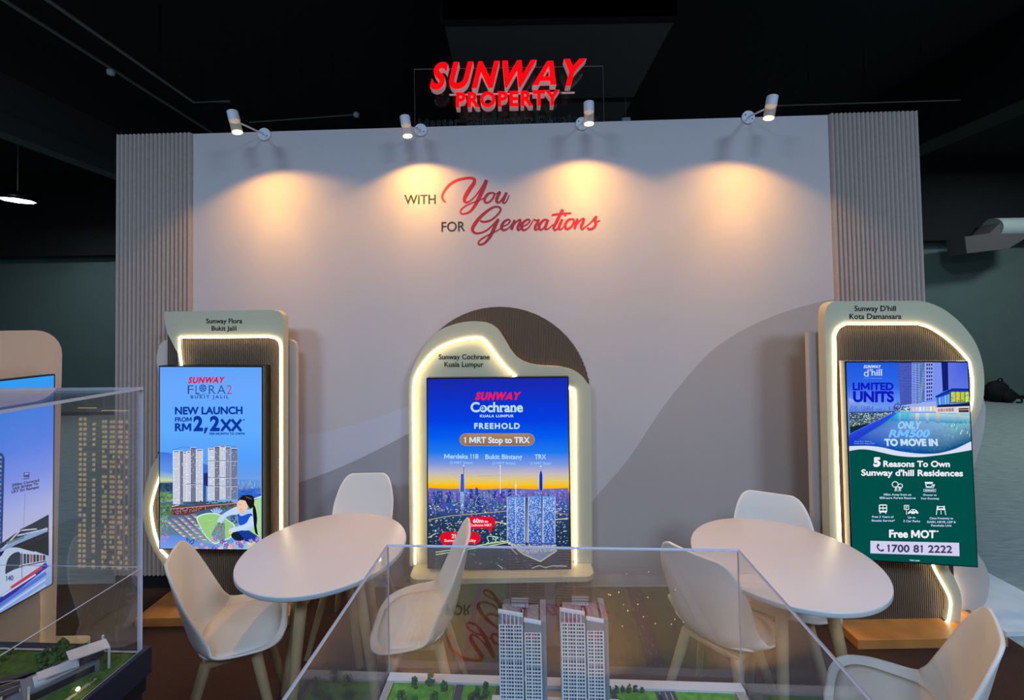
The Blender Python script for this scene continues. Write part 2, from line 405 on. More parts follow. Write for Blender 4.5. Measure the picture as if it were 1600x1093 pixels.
def conduit(label, path, heads, r=.016):
    t = thing('ceiling_conduit', label, 'pipe', path[0])
    MB().tube(path, r).build('pipe', M['pipe'], t)
    for p in heads:
        MB().lathe([(0, -.06), (.03, -.055), (.035, -.02), (.02, 0), (0, .0)], p, 12).build('sprinkler_head', M['lamp'], t)
    for k in range(3):
        p = Vector(path[0]).lerp(Vector(path[1]), .2 + .3 * k)
        MB().cyl(p, (p.x, p.y, 5.0), .004, n=6).build('hanger_rod', M['black'], t)
conduit('long thin conduit running over the left of the booth, nearer the left beam', [(-3.9, 2.2, 4.3), (-3.9, 8.4, 4.3)], [(-3.9, 4.1, 4.29), (-3.9, 5.9, 4.29)])
conduit('bent conduit over the left of the booth, turning right at its end', [(-3.5, 2.4, 4.25), (-3.5, 4.65, 4.25), (-3.1, 4.66, 4.25)], [])
conduit('thin level pipe ending in a pale head left of the red sign', [(-3.1, 5.0, 4.18), (-1.84, 5.0, 4.25)], [(-1.82, 5.0, 4.28)], .008)
conduit('thin level pipe ending in a pale head behind the rightmost wall spotlight', [(5.4, 5.0, 4.3), (3.14, 5.0, 4.27)], [(3.12, 5.0, 4.29)], .008)
e = thing('emergency_light', 'small white box light hanging behind the booth, right of the red sign', 'lamp', (1.4, 5, 4.1))
MB().box((1.35, 4.97, 4.06), (1.45, 5.03, 4.15)).build('lamp_box', M['lamp'], e, bevel=.008)
MB().cyl((1.4, 5, 4.15), (1.4, 5, 4.397), .006, n=8).build('stem', M['pipe'], e)
hl = thing('high_bay_lamp', 'bright cold-white hall lamp hanging at the far left', 'lamp', (-8.2, 7, 3.92))
MB().lathe([(.0, 0), (.22, 0), (.22, .004), (0, .004)], (-8.2, 7, 3.92), 8).build('diffuser', M['hall_lamp'], hl)
MB().lathe([(.225, -.012), (.25, -.012), (.25, .05), (.1, .14), (0, .14)], (-8.2, 7, 3.92), 8).build('lamp_housing', M['tv'], hl)
MB().cyl((-8.2, 7, 4.06), (-8.2, 7, 5.0), .008, n=8).build('hanger_rod', M['pipe'], hl)
area('high_bay_light', (-8.2, 7, 3.9), .4, 22, (.8, .95, 1))

bp = thing('backpack', 'black backpack slumped on the hall floor at the far right wall', 'backpack', (9.75, 8.5, 0))
MB().blob((9.72, 8.55, .19), (.22, .15, .22), 3, n=10, k=14, q=.1).build('bag_body', M['bag'], bp)
MB().blob((9.8, 8.42, .12), (.14, .07, .12), 4, n=8, k=12, q=.1).build('front_pocket', M['bag'], bp)
MB().tube(smooth_path([(9.68, 8.5, .38), (9.69, 8.49, .45), (9.75, 8.49, .46), (9.78, 8.5, .38)], 5), .012).build('carry_handle', M['bag'], bp)
MB().tube(smooth_path([(9.92, 8.5, .25), (10.02, 8.42, .1), (10.0, 8.38, .01), (9.88, 8.36, .012)], 5), .016).build('shoulder_strap', M['bag'], bp)

# ------------------------------------------------------------------ booth wall
WX = lambda x: WY + WM * x
def wall_pt(x, z, d=0): return Vector((x, WX(x) - d, z))
ZT = 3.06
mb = MB().obox(wall_pt(-2.69, 0), Vector((5.36, 5.36 * WM, 0)), (0, .09, 0), (0, 0, ZT), 0)
def overlay(pts, m, k):
    mb.slab([WALL(*p) + Vector((0, -.0006 * k, 0)) for p in pts], (0, .0005, 0), m)
arc = smooth_path([(880, 900), (905, 830), (928, 780), (980, 719), (1040, 630), (1100, 559), (1142, 526), (1190, 501), (1238, 483), (1279, 472), (1303.5, 467)], 5)
dia = smooth_path([(845, 575), (883, 517), (960, 440), (998, 419), (1050, 368), (1130, 300), (1230, 218), (1275, 187)], 5)
overlay(dia + [(1291, 186), (1303, 466)] + arc[::-1], 1, 1)
overlay(arc + [(1318, 912), (900, 914)], 2, 2)
A = smooth_path([(307, 692), (400, 692), (480, 678.6), (518, 672), (576, 656), (638, 634), (690, 610), (740, 580)], 5)
B = smooth_path([(307, 800), (400, 775), (480, 749), (528, 731), (576, 709), (638, 677), (690, 645), (740, 600)], 5)
overlay(A + B[::-1], 3, 1)
overlay(B + [(800, 800), (860, 912), (307, 907)], 4, 1)
wall = struct(mb.build('wall_back', [M['print'], M['print_cream'], M['print_taupe'], M['print_band'], M['print_grey']]))
def flutes(name, x0, x1, n):
    f = MB(); p = (x1 - x0) / n; prof = []
    for i in range(n):
        for t, d_ in ((0, .0), (.1, .008), (.22, .0165), (.38, .021), (.5, .022), (.62, .021), (.78, .0165), (.9, .008)): prof.append((x0 + (i + t) * p, d_))
    prof.append((x1, 0)); k = len(prof)
    vs = [wall_pt(x, .09, .004 + d_) for x, d_ in prof] + [wall_pt(x, ZT, .004 + d_) for x, d_ in prof]
    f.add(vs, [(i, i + 1, i + 1 + k, i + k) for i in range(k - 1)], 0, True)
    f.add([wall_pt(x0, ZT, 0), wall_pt(x1, ZT, 0)] + vs[k:][::-1], [tuple(range(k + 2))])
    f.add([wall_pt(x0, .09, 0), wall_pt(x0, ZT, 0), vs[k], vs[0]], [(0, 1, 2, 3)]); f.add([wall_pt(x1, .09, 0), wall_pt(x1, ZT, 0), vs[-1], vs[k - 1]], [(0, 1, 2, 3)])
    f.build(name, M['flute'], wall)
    MB().obox(wall_pt(x0, 0, .004), (x1 - x0, (x1 - x0) * WM, 0), (0, .003, 0), (0, 0, .09)).build('skirting', M['skirt'], wall)
flutes('fluted_cladding', -2.69, -2.164, 18); flutes('fluted_cladding', 2.104, 2.67, 20)

# slogan
sl = thing('slogan_lettering', 'red script and grey capitals slogan on the white booth wall', 'lettering', WALL(780, 330))
for t_ in (('WITH', (632.3, 304.8, 680.6, 318.9), dict(dy=-.8, bold=.35)), ('FOR', (690, 346.8, 726.5, 361.6), dict(dy=-.8, bold=.35))): lettering('grey_lettering', sl, WALL, [t_], M['grey_ink'], .001)
def script(name, strokes, grad, parent):
    vs, fs, cs = [], [], []
    for si, st in enumerate(strokes):
        p = smooth_path(st, 6); b = len(vs); k = len(p); d_ = .001 + .0001 * si
        for i, (x, y, w_) in enumerate(p):
            q0, q1 = p[max(i - 1, 0)], p[min(i + 1, k - 1)]; dx, dy = q1[0] - q0[0], q1[1] - q0[1]; l = math.hypot(dx, dy) or 1
            w_ = w_ * (.55 if i in (0, k - 1) else 1) * 1.16
            for s_ in (-1, 1):
                X, Yy = x - dy / l * w_ / 2 * s_, y + dx / l * w_ / 2 * s_
                P_ = WALL(620 + X * .2125, 260 + Yy * .2125); vs += [P_ + Vector((0, -d_, 0)), P_]; cs += [X, X]
        for i in range(k - 1):
            a = b + 4 * i; c_ = a + 4
            fs += [(a, c_, c_ + 2, a + 2), (a, a + 1, c_ + 1, c_), (a + 2, c_ + 2, c_ + 3, a + 3)]
        fs += [(b, b + 2, b + 3, b + 1), (b + 4 * k - 4, b + 4 * k - 3, b + 4 * k - 1, b + 4 * k - 2)]
    off = root_loc(parent); me = bpy.data.meshes.new(name); me.from_pydata([v - off for v in vs], [], fs)
    a = me.color_attributes.new('Col', 'FLOAT_COLOR', 'POINT')
    for i, X in enumerate(cs):
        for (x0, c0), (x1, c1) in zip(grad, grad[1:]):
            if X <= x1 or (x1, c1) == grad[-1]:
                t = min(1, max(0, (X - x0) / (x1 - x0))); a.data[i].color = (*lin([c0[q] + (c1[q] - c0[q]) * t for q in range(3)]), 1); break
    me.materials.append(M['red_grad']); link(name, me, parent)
YOU = [
 [(360, 264, 8), (345, 250, 13), (334, 225, 14), (345, 190, 15), (385, 138, 17), (440, 103, 18), (500, 88, 17), (545, 85, 17), (570, 95, 20), (566, 125, 24), (540, 160, 26), (512, 205, 26), (497, 240, 22), (503, 262, 16), (530, 258, 10), (570, 225, 9), (610, 175, 10), (640, 130, 14), (660, 100, 20)],
 [(660, 98, 20), (650, 125, 25), (628, 180, 26), (602, 235, 24), (572, 290, 20), (540, 330, 15), (500, 347, 12), (472, 345, 11), (472, 320, 11), (500, 293, 10), (550, 268, 9), (600, 252, 8), (640, 232, 8)],
 [(700, 192, 12), (668, 204, 16), (646, 238, 17), (652, 265, 14), (684, 258, 12), (710, 228, 13), (716, 200, 12), (700, 191, 10)],
 [(712, 205, 8), (735, 200, 8), (758, 188, 15), (742, 220, 20), (733, 252, 18), (750, 266, 12), (782, 228, 9), (806, 190, 14)],
 [(808, 190, 16), (790, 230, 20), (780, 260, 16), (795, 268, 10), (812, 245, 8), (828, 208, 6)]]
GEN = [
 [(612, 398, 12), (640, 407, 14), (690, 395, 13), (735, 360, 12), (762, 325, 13), (757, 302, 13), (722, 296, 13), (672, 322, 17), (612, 374, 21), (570, 428, 22), (556, 465, 20), (575, 488, 15), (615, 488, 12), (665, 466, 11), (710, 425, 11), (745, 388, 14)],
 [(748, 384, 18), (728, 425, 22), (704, 480, 22), (676, 530, 18), (640, 566, 14), (606, 574, 12), (601, 555, 11), (630, 528, 10), (690, 495, 9), (740, 470, 8), (780, 442, 8)],
 [(778, 442, 8), (815, 424, 9), (832, 402, 11), (818, 390, 12), (786, 410, 17), (769, 445, 18), (784, 468, 14), (822, 452, 9), (856, 410, 8)],
 [(868, 392, 16), (855, 425, 20), (842, 466, 17)], [(848, 445, 8), (885, 402, 10), (908, 392, 13), (904, 415, 18), (890, 448, 18), (896, 468, 12), (922, 448, 8)],
 [(922, 444, 8), (962, 422, 9), (978, 400, 11), (964, 389, 12), (932, 410, 17), (916, 444, 18), (932, 467, 14), (968, 450, 9), (1004, 396, 8)],
 [(1006, 386, 12), (1022, 396, 10), (1046, 392, 10), (1030, 420, 18), (1016, 452, 17), (1026, 466, 11), (1050, 440, 8)],
 [(1108, 390, 12), (1078, 396, 15), (1050, 428, 18), (1048, 458, 15), (1068, 462, 11), (1096, 430, 9), (1116, 390, 14)], [(1114, 390, 15), (1098, 428, 19), (1092, 456, 15), (1112, 458, 9), (1150, 425, 7)],
 [(1222, 315, 20), (1198, 358, 22), (1172, 412, 21), (1154, 450, 17), (1168, 466, 11), (1196, 438, 8)], [(1140, 357, 12), (1180, 350, 12), (1235, 345, 13), (1284, 344, 10)],
 [(1218, 386, 16), (1200, 425, 19), (1192, 456, 15), (1210, 460, 9), (1236, 432, 7)], [(1242, 352, 14), (1236, 362, 14)],
 [(1288, 384, 11), (1258, 396, 15), (1238, 430, 17), (1248, 458, 14), (1278, 446, 12), (1300, 412, 13), (1300, 390, 12), (1286, 384, 9)],
 [(1330, 382, 15), (1318, 418, 19), (1306, 458, 16)], [(1312, 438, 8), (1350, 394, 10), (1374, 384, 13), (1370, 408, 18), (1356, 440, 17), (1364, 460, 11), (1388, 440, 8)],
 [(1388, 442, 7), (1425, 412, 8), (1466, 368, 14), (1456, 395, 16), (1462, 425, 17), (1444, 452, 14), (1412, 460, 12), (1402, 446, 12)], [(1456, 404, 10), (1478, 402, 8), (1494, 395, 6)]]
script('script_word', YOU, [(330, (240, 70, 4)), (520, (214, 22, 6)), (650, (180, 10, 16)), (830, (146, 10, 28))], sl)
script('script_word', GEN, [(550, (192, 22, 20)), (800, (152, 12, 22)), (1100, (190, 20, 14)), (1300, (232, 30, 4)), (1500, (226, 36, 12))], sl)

# lit sign above the wall
SG = on_y(2.80); SP = on_y(2.87)
sg = thing('company_sign', 'red lit letters on a clear panel above the booth wall', 'sign', (0, 2.87, ZT))
mb = MB(); q = [SP(x, y) for x, y in ((645, 104), (944, 95))]
x0, x1, zt = q[0].x, q[1].x, (q[0].z + q[1].z) / 2
mb.slab([(x0, 2.91, 2.98), (x1, 2.91, 2.98), (x1, 2.91, zt), (x0, 2.91, zt)], (0, .01, 0), 0, 1); mb.build('clear_panel', [M['sign_glass'], M['glass_edge']], sg)
def letters3d(name, s, box, dy, off, sh, track, P, depth, m, bold=0):
    v, f = text_px(s, box, off, sh, track, dy, bold); pts = [P(*p) for p in v]; mb = MB(); D = Vector((0, depth, 0))
    mb.add(pts, f, 0); mb.add([p + D for p in pts], [t[::-1] for t in f], 1); ed = {}
    for t in f:
        for a, b in zip(t, t[1:] + t[:1]): ed[(min(a, b), max(a, b))] = ed.get((min(a, b), max(a, b)), []) + [(a, b)]
    sd = [e_[0] for e_ in ed.values() if len(e_) == 1]; n = len(pts)
    mb.add(pts + [p + D for p in pts], [(a, b, b + n, a + n) for a, b in sd], 1)
    mb.build(name, m, sg)
letters3d('word_lettering', 'SUNWAY', (671.5, 100, 916.7, 137.5), -6.5, .043, .3, .13, SG, .06, [M['red_face'], M['return']])
letters3d('word_lettering', 'PROPERTY', (712.3, 145.5, 874.4, 167), -4, .045, 0, .1, SG, .06, [M['red_face'], M['return']])
for t_, x_, x2_ in (('Master', 654.5, 717), ('Community', 726, 832), ('Developer', 840, 936.5)): letters3d('tagline_lettering', t_, (x_, 186 - (x_ - 654.5) * .025, x2_, 195.5 - (x_ - 654.5) * .025), -(x2_ - x_) * .025, .008, 0, .12, on_y(2.895), .012, [M['dark_letter'], M['dark_letter']], .35)
r = MB()
a, b = SG(700, 140), SG(900, 134)
r.box((a.x, 2.86, a.z - .004), (b.x, 2.872, a.z + .004)); r.build('mounting_rail', M['return'], sg)
for x in (a.x + .1, (a.x + b.x) / 2, b.x - .1):
    MB().cyl((x, 2.86, a.z), (x, 2.911, a.z), .012).build('standoff', M['screw'], sg)

# four wall spotlights on arms
def spotlight(label, plate, top, bot, yl, pw):
    p0 = WALL(*plate); L = on_y(yl); t, b = L(*top), L(*bot)
    s = thing('wall_spotlight', label, 'spotlight', p0, 'spotlights along the top of the booth wall')
    MB().cyl(p0, p0 + Vector((0, -.014, 0)), .043, n=28).build('mounting_plate', M['lamp'], s, bevel=.003)
    for a in (-.5, 2.6): MB().cyl(p0 + Vector((.026 * math.cos(a), -.014, .026 * math.sin(a))), p0 + Vector((.026 * math.cos(a), -.017, .026 * math.sin(a))), .004, n=10).build('screw', M['screw'], s)
    ax = (b - t).normalized(); mid = t.lerp(b, .46); r_ = .031
    MB().tube([p0 + Vector((0, -.01, 0)), mid.lerp(t, .15) + Vector((0, .02, 0))], .006).build('arm', M['lamp'], s)
    MB().cyl(t, mid, r_, n=28).build('lamp_housing', M['lamp'], s, bevel=.002)
    MB().cyl(mid, b, r_ * .98, n=28, cap=False).build('lamp_sleeve', M['sleeve'], s)
    MB().cyl(b - ax * .004, b - ax * .001, r_ * .9, n=28).build('lens', M['bulb'], s)
    for nm, size, k, bl, tilt in (('wide_beam', 141, .56, .26, .0), ('core_beam', 44, .1, 1, .42)):
        l = bpy.data.lights.new(nm, 'SPOT'); l.energy = pw * k; l.color = (1, .52, .11) if nm == 'wide_beam' else (1, .52, .12); l.spot_size = math.radians(size); l.spot_blend = bl; l.shadow_soft_size = .008
        if nm == 'wide_beam':                            # the lens throws most of its light along the axis
            l.use_nodes = True; nt = l.node_tree; em = nt.nodes['Emission']; N = nt.nodes.new
            g_ = N('ShaderNodeNewGeometry'); dp = N('ShaderNodeVectorMath'); dp.operation = 'DOT_PRODUCT'; dp.inputs[1].default_value = (ax.x * .6, 0, ax.z)
            ab = N('ShaderNodeMath'); ab.operation = 'ABSOLUTE'; pw_ = N('ShaderNodeMath'); pw_.operation = 'POWER'; pw_.inputs[1].default_value = 1.9
            nt.links.new(g_.outputs['Incoming'], dp.inputs[0]); nt.links.new(dp.outputs['Value'], ab.inputs[0]); nt.links.new(ab.outputs[0], pw_.inputs[0]); nt.links.new(pw_.outputs[0], em.inputs['Strength'])
        o = bpy.data.objects.new(nm, l); col.objects.link(o); o.parent = s; o.location = b + ax * .006 - p0
        o.rotation_euler = (Vector((ax.x * .6, tilt, ax.z))).to_track_quat('-Z', 'Y').to_euler()
m = acrylic('lamp_sleeve_plastic', (.8, .82, .86), .08, .32); M['sleeve'] = m
spotlight('leftmost white arm spotlight on the booth wall top', (414, 210.5), (363, 174.4), (371, 207), 2.55, 75)
spotlight('white arm spotlight on the wall top just left of the red sign', (657.7, 204), (632.5, 182), (637, 213), 2.62, 62)
spotlight('white arm spotlight on the wall top under the right end of the red sign', (909, 194), (920, 160), (920.3, 194), 2.54, 70)
spotlight('rightmost white arm spotlight on the booth wall top', (1168, 184), (1207, 151), (1201, 185), 2.46, 75)
# ------------------------------------------------------------------ display stands
def trace(P, pts, zmin=None):
    out = [P(*p) for p in pts]
    if zmin is not None:
        for v in out: v.z = max(v.z, zmin)
    return out
def ribbed(outline, y, pitch=.0115, d=.007):
    """vertical ribs inside an x/z outline, ribs standing out of plane y"""
    xs = [p.x for p in outline]; x = min(xs); mb = MB(); n = len(outline)
    while x < max(xs) - pitch * .5:
        xm = x + pitch / 2; zs = []
        for i in range(n):
            a, b = outline[i], outline[(i + 1) % n]
            if (a.x - xm) * (b.x - xm) < 0: zs.append(a.z + (b.z - a.z) * (xm - a.x) / (b.x - a.x))
        if len(zs) >= 2:
            z0, z1 = min(zs), max(zs); pr = ((x, y), (x + pitch * .2, y - d), (x + pitch * .72, y - d), (x + pitch * .92, y), (x + pitch, y))
            vs = [(a, b, z0) for a, b in pr] + [(a, b, z1) for a, b in pr]
            mb.add(vs, [(i, i + 1, i + 6, i + 5) for i in range(4)]); mb.add(vs[5:], [(0, 1, 2, 3)])
        x += pitch
    return mb
def screen(label, P, nrm, corners, depth, paint, hm='tv', grow=.007):
    n = Vector(nrm).normalized(); q = [P(*c) for c in corners]; cen = sum(q, Vector()) / 4
    s = thing('display_screen', label, 'screen', cen - Vector((0, 0, (q[0].z - q[3].z) / 2)))
    rx = (q[1] - q[0]).normalized(); o = [q[0] + (-rx + Vector((0, 0, 1))) * grow, q[1] + (rx + Vector((0, 0, 1))) * grow, q[2] + (rx - Vector((0, 0, 1))) * grow, q[3] + (-rx - Vector((0, 0, 1))) * grow]
    MB().slab([p - n * .001 for p in o], -n * depth, 0, 1).build('screen_housing', [M['tv'], M[hm]], s)
    cv = Canvas(P, n, corners); paint(cv, corners); cv.build('screen_picture', s)
    return s

# --- left stand
YF = 2.58; PF = on_y(YF)
st = thing('display_stand', 'cream display stand with a square-shouldered banner, left of the booth wall', 'display stand', (-1.8, 2.6, .05), 'lit display stands against the booth wall')
outer = [(443, 980), (443, 499.5)] + smooth_path([(443, 499.5), (441, 491), (434, 485.5), (424, 483.7)], 4)[1:] + [(256.4, 486.8)] + smooth_path([(256.4, 486.8), (257.9, 503.7), (261, 518.4), (267, 531), (273, 543), (278, 556), (278, 590), (266, 660), (249, 706), (236, 730), (228, 757), (222.8, 790), (226, 822), (236, 850), (250, 875), (268, 900), (290, 930), (300, 980)], 4)[1:]
inner = smooth_path([(325, 980), (308, 930), (280, 893), (262, 868), (252, 857), (243, 832), (238, 803), (238.5, 784), (249.5, 748), (265, 715), (290, 660), (294, 610), (285.5, 573), (282, 550)], 4) + [(281, 527)] + [(420, 526)] + smooth_path([(420, 526), (431, 528.5), (437, 534), (438.8, 543)], 4)[1:] + [(439, 980)]
mb = MB(); mb.slab(trace(PF, outer + inner, .05), (0, .055, 0)); mb.build('front_frame', M['cream'], st)
zl = trace(PF, inner, .052)
tubep = [v + Vector((0, -.004, 0)) for v in zl]
MB().tube(tubep, .0055).build('light_strip', M['led'], st)
fl = trace(on_y(2.61), [(443, 980), (443, 499), (262, 500), (278, 545), (281, 590), (268, 660), (240, 725), (226, 790), (240, 850), (280, 905), (312, 980)], .05)
fl = [Vector((v.x * 1.0, 2.61, v.z)) for v in fl]
mb = ribbed(fl, 2.612); mb.slab([Vector((v.x, 2.612, v.z)) for v in fl], (0, .02, 0)); mb.build('fluted_panel', M['brown_flute'], st)
bb = trace(on_y(2.66), [(463, 980), (463, 545)] + smooth_path([(463, 545), (461, 536), (455, 531), (448, 530)], 3)[1:] + [(257, 531)] + smooth_path([(257, 531), (249.4, 539), (245.3, 553), (244.8, 567), (249, 586), (262, 630), (265, 700), (252, 760), (262, 830), (290, 900), (300, 980)], 3)[1:], .05)
MB().slab(bb, (0, .03, 0)).build('back_board', M['beige'], st)
lettering('name_lettering', st, PF, [('Sunway Flora', (322.5, 497.6, 378.4, 504.7), dict(bold=.22)), ('Bukit Jalil', (331, 509.2, 369.4, 516.2), dict(bold=.22))], M['ink'], .0015)
MB().box((-1.9, 2.5 + .078, .75), (-1.6, YF + .03, 1.2)).build('screen_bracket', M['tv'], st)
put(MB().box((-2.22, 2.50, 0), (-1.30, 2.79, .05)).build('wooden_platform', M['ply'], bevel=.003), 'low wooden platform under the left display stand, behind the chair', 'platform')

# --- centre stand
YF = 2.74; PF = on_y(YF)
st = thing('display_stand', 'cream arch display stand with a brown fluted crown at the booth wall centre', 'display stand', (-.09, 2.7, .16), 'lit display stands against the booth wall')
oc = smooth_path([(639, 790), (639, 700), (639, 606.5), (643, 581), (654.6, 555), (669, 533), (685, 517), (704, 508), (726.6, 502.5), (749, 501.8), (765, 505), (778, 513.7), (789, 529.7), (800, 548), (813, 561.7), (829, 568), (848, 571), (870.8, 572.3), (890, 576), (906, 584), (917, 597), (923, 613), (924, 700), (925, 790)], 4)
outer = [(640.5, 920)] + oc + [(926, 920)]
ZB = .187
ic_l = smooth_path([(649, 880), (649, 790), (648, 700), (647.5, 606.5), (652.5, 584), (664, 565), (682, 547), (704, 536), (726.6, 529.7), (749, 528), (760, 535), (774.7, 555), (790.7, 574.5), (806.7, 589)], 4)
ic_r = smooth_path([(886, 605), (893, 608), (897.5, 617), (898, 700), (898.5, 790), (899, 880)], 4)
inner = [(649, 920)] + ic_l + [(886, 605)] + ic_r[1:] + [(899, 920)]
MB().slab(trace(PF, outer + inner[::-1], ZB), (0, .05, 0)).build('front_frame', M['cream'], st)
ip = trace(on_y(YF + .022), [(640, 920), (640, 606), (655, 560), (690, 520), (749, 508), (790, 545), (830, 572), (905, 590), (920, 620), (922, 920)], ZB)
MB().slab(ip, (0, .02, 0)).build('inner_panel', M['cream'], st)
lettering('name_lettering', st, on_y(YF + .021), [('Sunway Cochrane', (685.6, 553.3, 765, 560.8), dict(bold=.22)), ('Kuala Lumpur', (694.6, 565, 755.5, 572.6), dict(bold=.22))], M['ink'], .0015)
MB().tube([v + Vector((0, -.004, 0)) for v in trace(PF, ic_l, ZB)], .0065).build('light_strip', M['led'], st)
MB().tube([v + Vector((0, -.004, 0)) for v in trace(PF, ic_r, ZB)], .0065).build('light_strip', M['led'], st)
ar = [(640, 920), (640, 620)] + [(781 - 141 * math.cos(t * PI / 30), 620 - 141 * math.sin(t * PI / 30)) for t in range(1, 30)] + [(922, 620), (922, 920)]
av = trace(on_y(2.80), ar, ZB); av = [Vector((v.x, 2.8, v.z)) for v in av]
mb = ribbed(av, 2.797, .0105, .0045); mb.slab([Vector((v.x, 2.797, v.z)) for v in av], (0, .012, 0)); mb.build('fluted_arch', M['brown_flute'], st)
lp = []; a, b = -.655, .475
for cx, cy, a0 in ((b - .06, 2.66, -PI / 2), (a + .06, 2.66, PI)):
    lp.append([(cx + .06 * math.cos(a0 + t * PI / 12), cy + .06 * math.sin(a0 + t * PI / 12), .155) for t in range(7)])
MB().slab(lp[1] + lp[0] + [(b, 2.80, .155), (a, 2.80, .155)], (0, 0, .03)).build('ledge', M['cream'], st)
MB().box((-.5, 2.72, 0), (.32, 2.80, .155)).build('ledge_support', M['skirt'], st)

# --- right stand
YF = 2.36; PF = on_y(YF)
st = thing('display_stand', 'cream display stand with a large rounded right shoulder, at the right end', 'display stand', (2.1, 2.4, .05), 'lit display stands against the booth wall')
ou = smooth_path([(1517, 672), (1524, 658), (1532.4, 638.6), (1537, 619), (1538, 590.5), (1534, 561.7), (1523, 533), (1503.6, 507), (1478, 485), (1452, 473), (1433, 469.5)], 4) + [(1305, 470.4)] + smooth_path([(1305, 470.4), (1295, 475), (1290, 486), (1289, 501)], 4)[1:] + [(1301, 1000)]
lo = smooth_path([(1505, 690), (1478, 760), (1470, 830), (1482, 884), (1491.5, 902), (1500.6, 924), (1503, 940.5), (1501.5, 957), (1500, 990)], 4)
il = [(1318, 1000), (1310, 790), (1305, 632)] + smooth_path([(1304, 536), (1304, 523), (1310, 512), (1321, 506)], 4) + [(1433, 506)] + smooth_path([(1433, 506), (1452, 512), (1475, 526.5), (1494, 542.5), (1507, 557), (1513, 566), (1517.5, 590), (1517.7, 613), (1514, 640), (1490, 690), (1460, 740), (1446, 800), (1449, 850), (1456.7, 882), (1467.7, 904), (1478.7, 924), (1484, 938.7), (1483, 955), (1478, 990)], 4)[1:]
MB().slab(trace(PF, lo[::-1] + ou + il, .05), (0, .055, 0)).build('front_frame', M['cream'], st)
MB().tube([v + Vector((0, -.004, 0)) for v in trace(PF, [(1314.5, 905)] + il[1:], .052)], .0055).build('light_strip', M['led'], st)
MB().tube(trace(on_y(2.433), [(p[0] - 5, p[1]) for p in lo if p[1] < 966 and p[1] > 850], .06), .006).build('light_strip', M['led'], st)
fl = [Vector((v.x, 2.395, v.z)) for v in trace(on_y(2.39), [(1310, 1000), (1298, 510), (1310, 495), (1433, 490), (1475, 505), (1515, 550), (1524, 600), (1512, 660), (1480, 720), (1462, 790), (1465, 860), (1482, 900), (1493, 940), (1490, 1000)], .05)]
mb = ribbed(fl, 2.395); mb.slab(fl, (0, .018, 0)); mb.build('fluted_panel', M['brown_flute'], st)
rt = smooth_path([(1530, 600), (1537, 623), (1540, 639), (1538, 668), (1532, 695.5), (1523, 725), (1514, 770), (1516, 820), (1526, 860), (1537, 878), (1544.6, 896.6), (1546, 913), (1543, 933), (1534.5, 951.5), (1524, 975)], 4)
MB().slab(trace(on_y(2.45), [(1276, 990), (1263, 519), (1480, 519)] + rt, .05), (0, .03, 0)).build('back_board', M['beige'], st)
lettering('name_lettering', st, PF, [("Sunway D'hill", (1335, 477.6, 1399.4, 485.6), dict(bold=.22)), ('Kota Damansara', (1327.4, 490, 1408, 498), dict(bold=.22))], M['ink'], .0015)
MB().box((1.9, 2.31, .75), (2.2, YF + .04, 1.2)).build('screen_bracket', M['tv'], st)
put(MB().box((1.765, 2.24, 0), (2.545, 2.49, .05)).build('wooden_platform', M['ply'], bevel=.003), 'low wooden platform under the right display stand', 'platform')

# --- stand facing right at the far left
XL = -2.40; PX = on_x(XL)
st = thing('display_stand', 'cream display stand at the far left, turned sideways behind the clear case', 'display stand', (XL, 1.9, 0), 'lit display stands against the booth wall')
def yz(pts, x): return [Vector((x, a, b)) for a, b in pts]
rc = [(2.13 + .13 * math.sin(t * PI / 12), 1.60 + .13 * math.cos(t * PI / 12)) for t in range(7)]
MB().slab(yz([(1.37, .1), (1.37, 1.73)] + rc + [(2.24, .1)], XL), (-.06, 0, 0)).build('back_board', M['beige'], st)
MB().slab(yz([(1.37, .1), (1.37, .47)] + [(2.08 + .05 * math.sin(t * PI / 12), .42 + .05 * math.cos(t * PI / 12)) for t in range(7)] + [(2.13, .1)], XL + .04), (-.02, 0, 0)).build('lower_panel', M['beige'], st)
MB().tube(yz([(2.105, .14), (2.105, 1.38), (1.45, 1.38)], XL + .011), .008).build('light_strip', M['led'], st)
fp = [(XL - .1, 1.36), (XL - .1, 2.30)] + [(XL + .1 + .05 * math.sin(t * PI / 12), 2.25 + .05 * math.cos(t * PI / 12)) for t in range(7)] + [(XL + .15, 1.36)]
MB().slab([Vector((a, b, .05)) for a, b in fp], (0, 0, .05)).build('foot_plate', M['cream'], st)
MB().box((XL - .06, 1.4, 0), (XL + .06, 2.15, .05)).build('foot_block', M['skirt'], st)
MB().box((XL + .0, 1.7, .8), (XL + .04, 2.0, 1.1)).build('screen_bracket', M['tv'], st)
# ------------------------------------------------------------------ screens and their pictures
def mixc(a, b, t): return tuple(a[i] + (b[i] - a[i]) * t for i in range(3))
def jit(c, d): return tuple(max(0, min(255, v + rnd.uniform(-d, d))) for v in c)

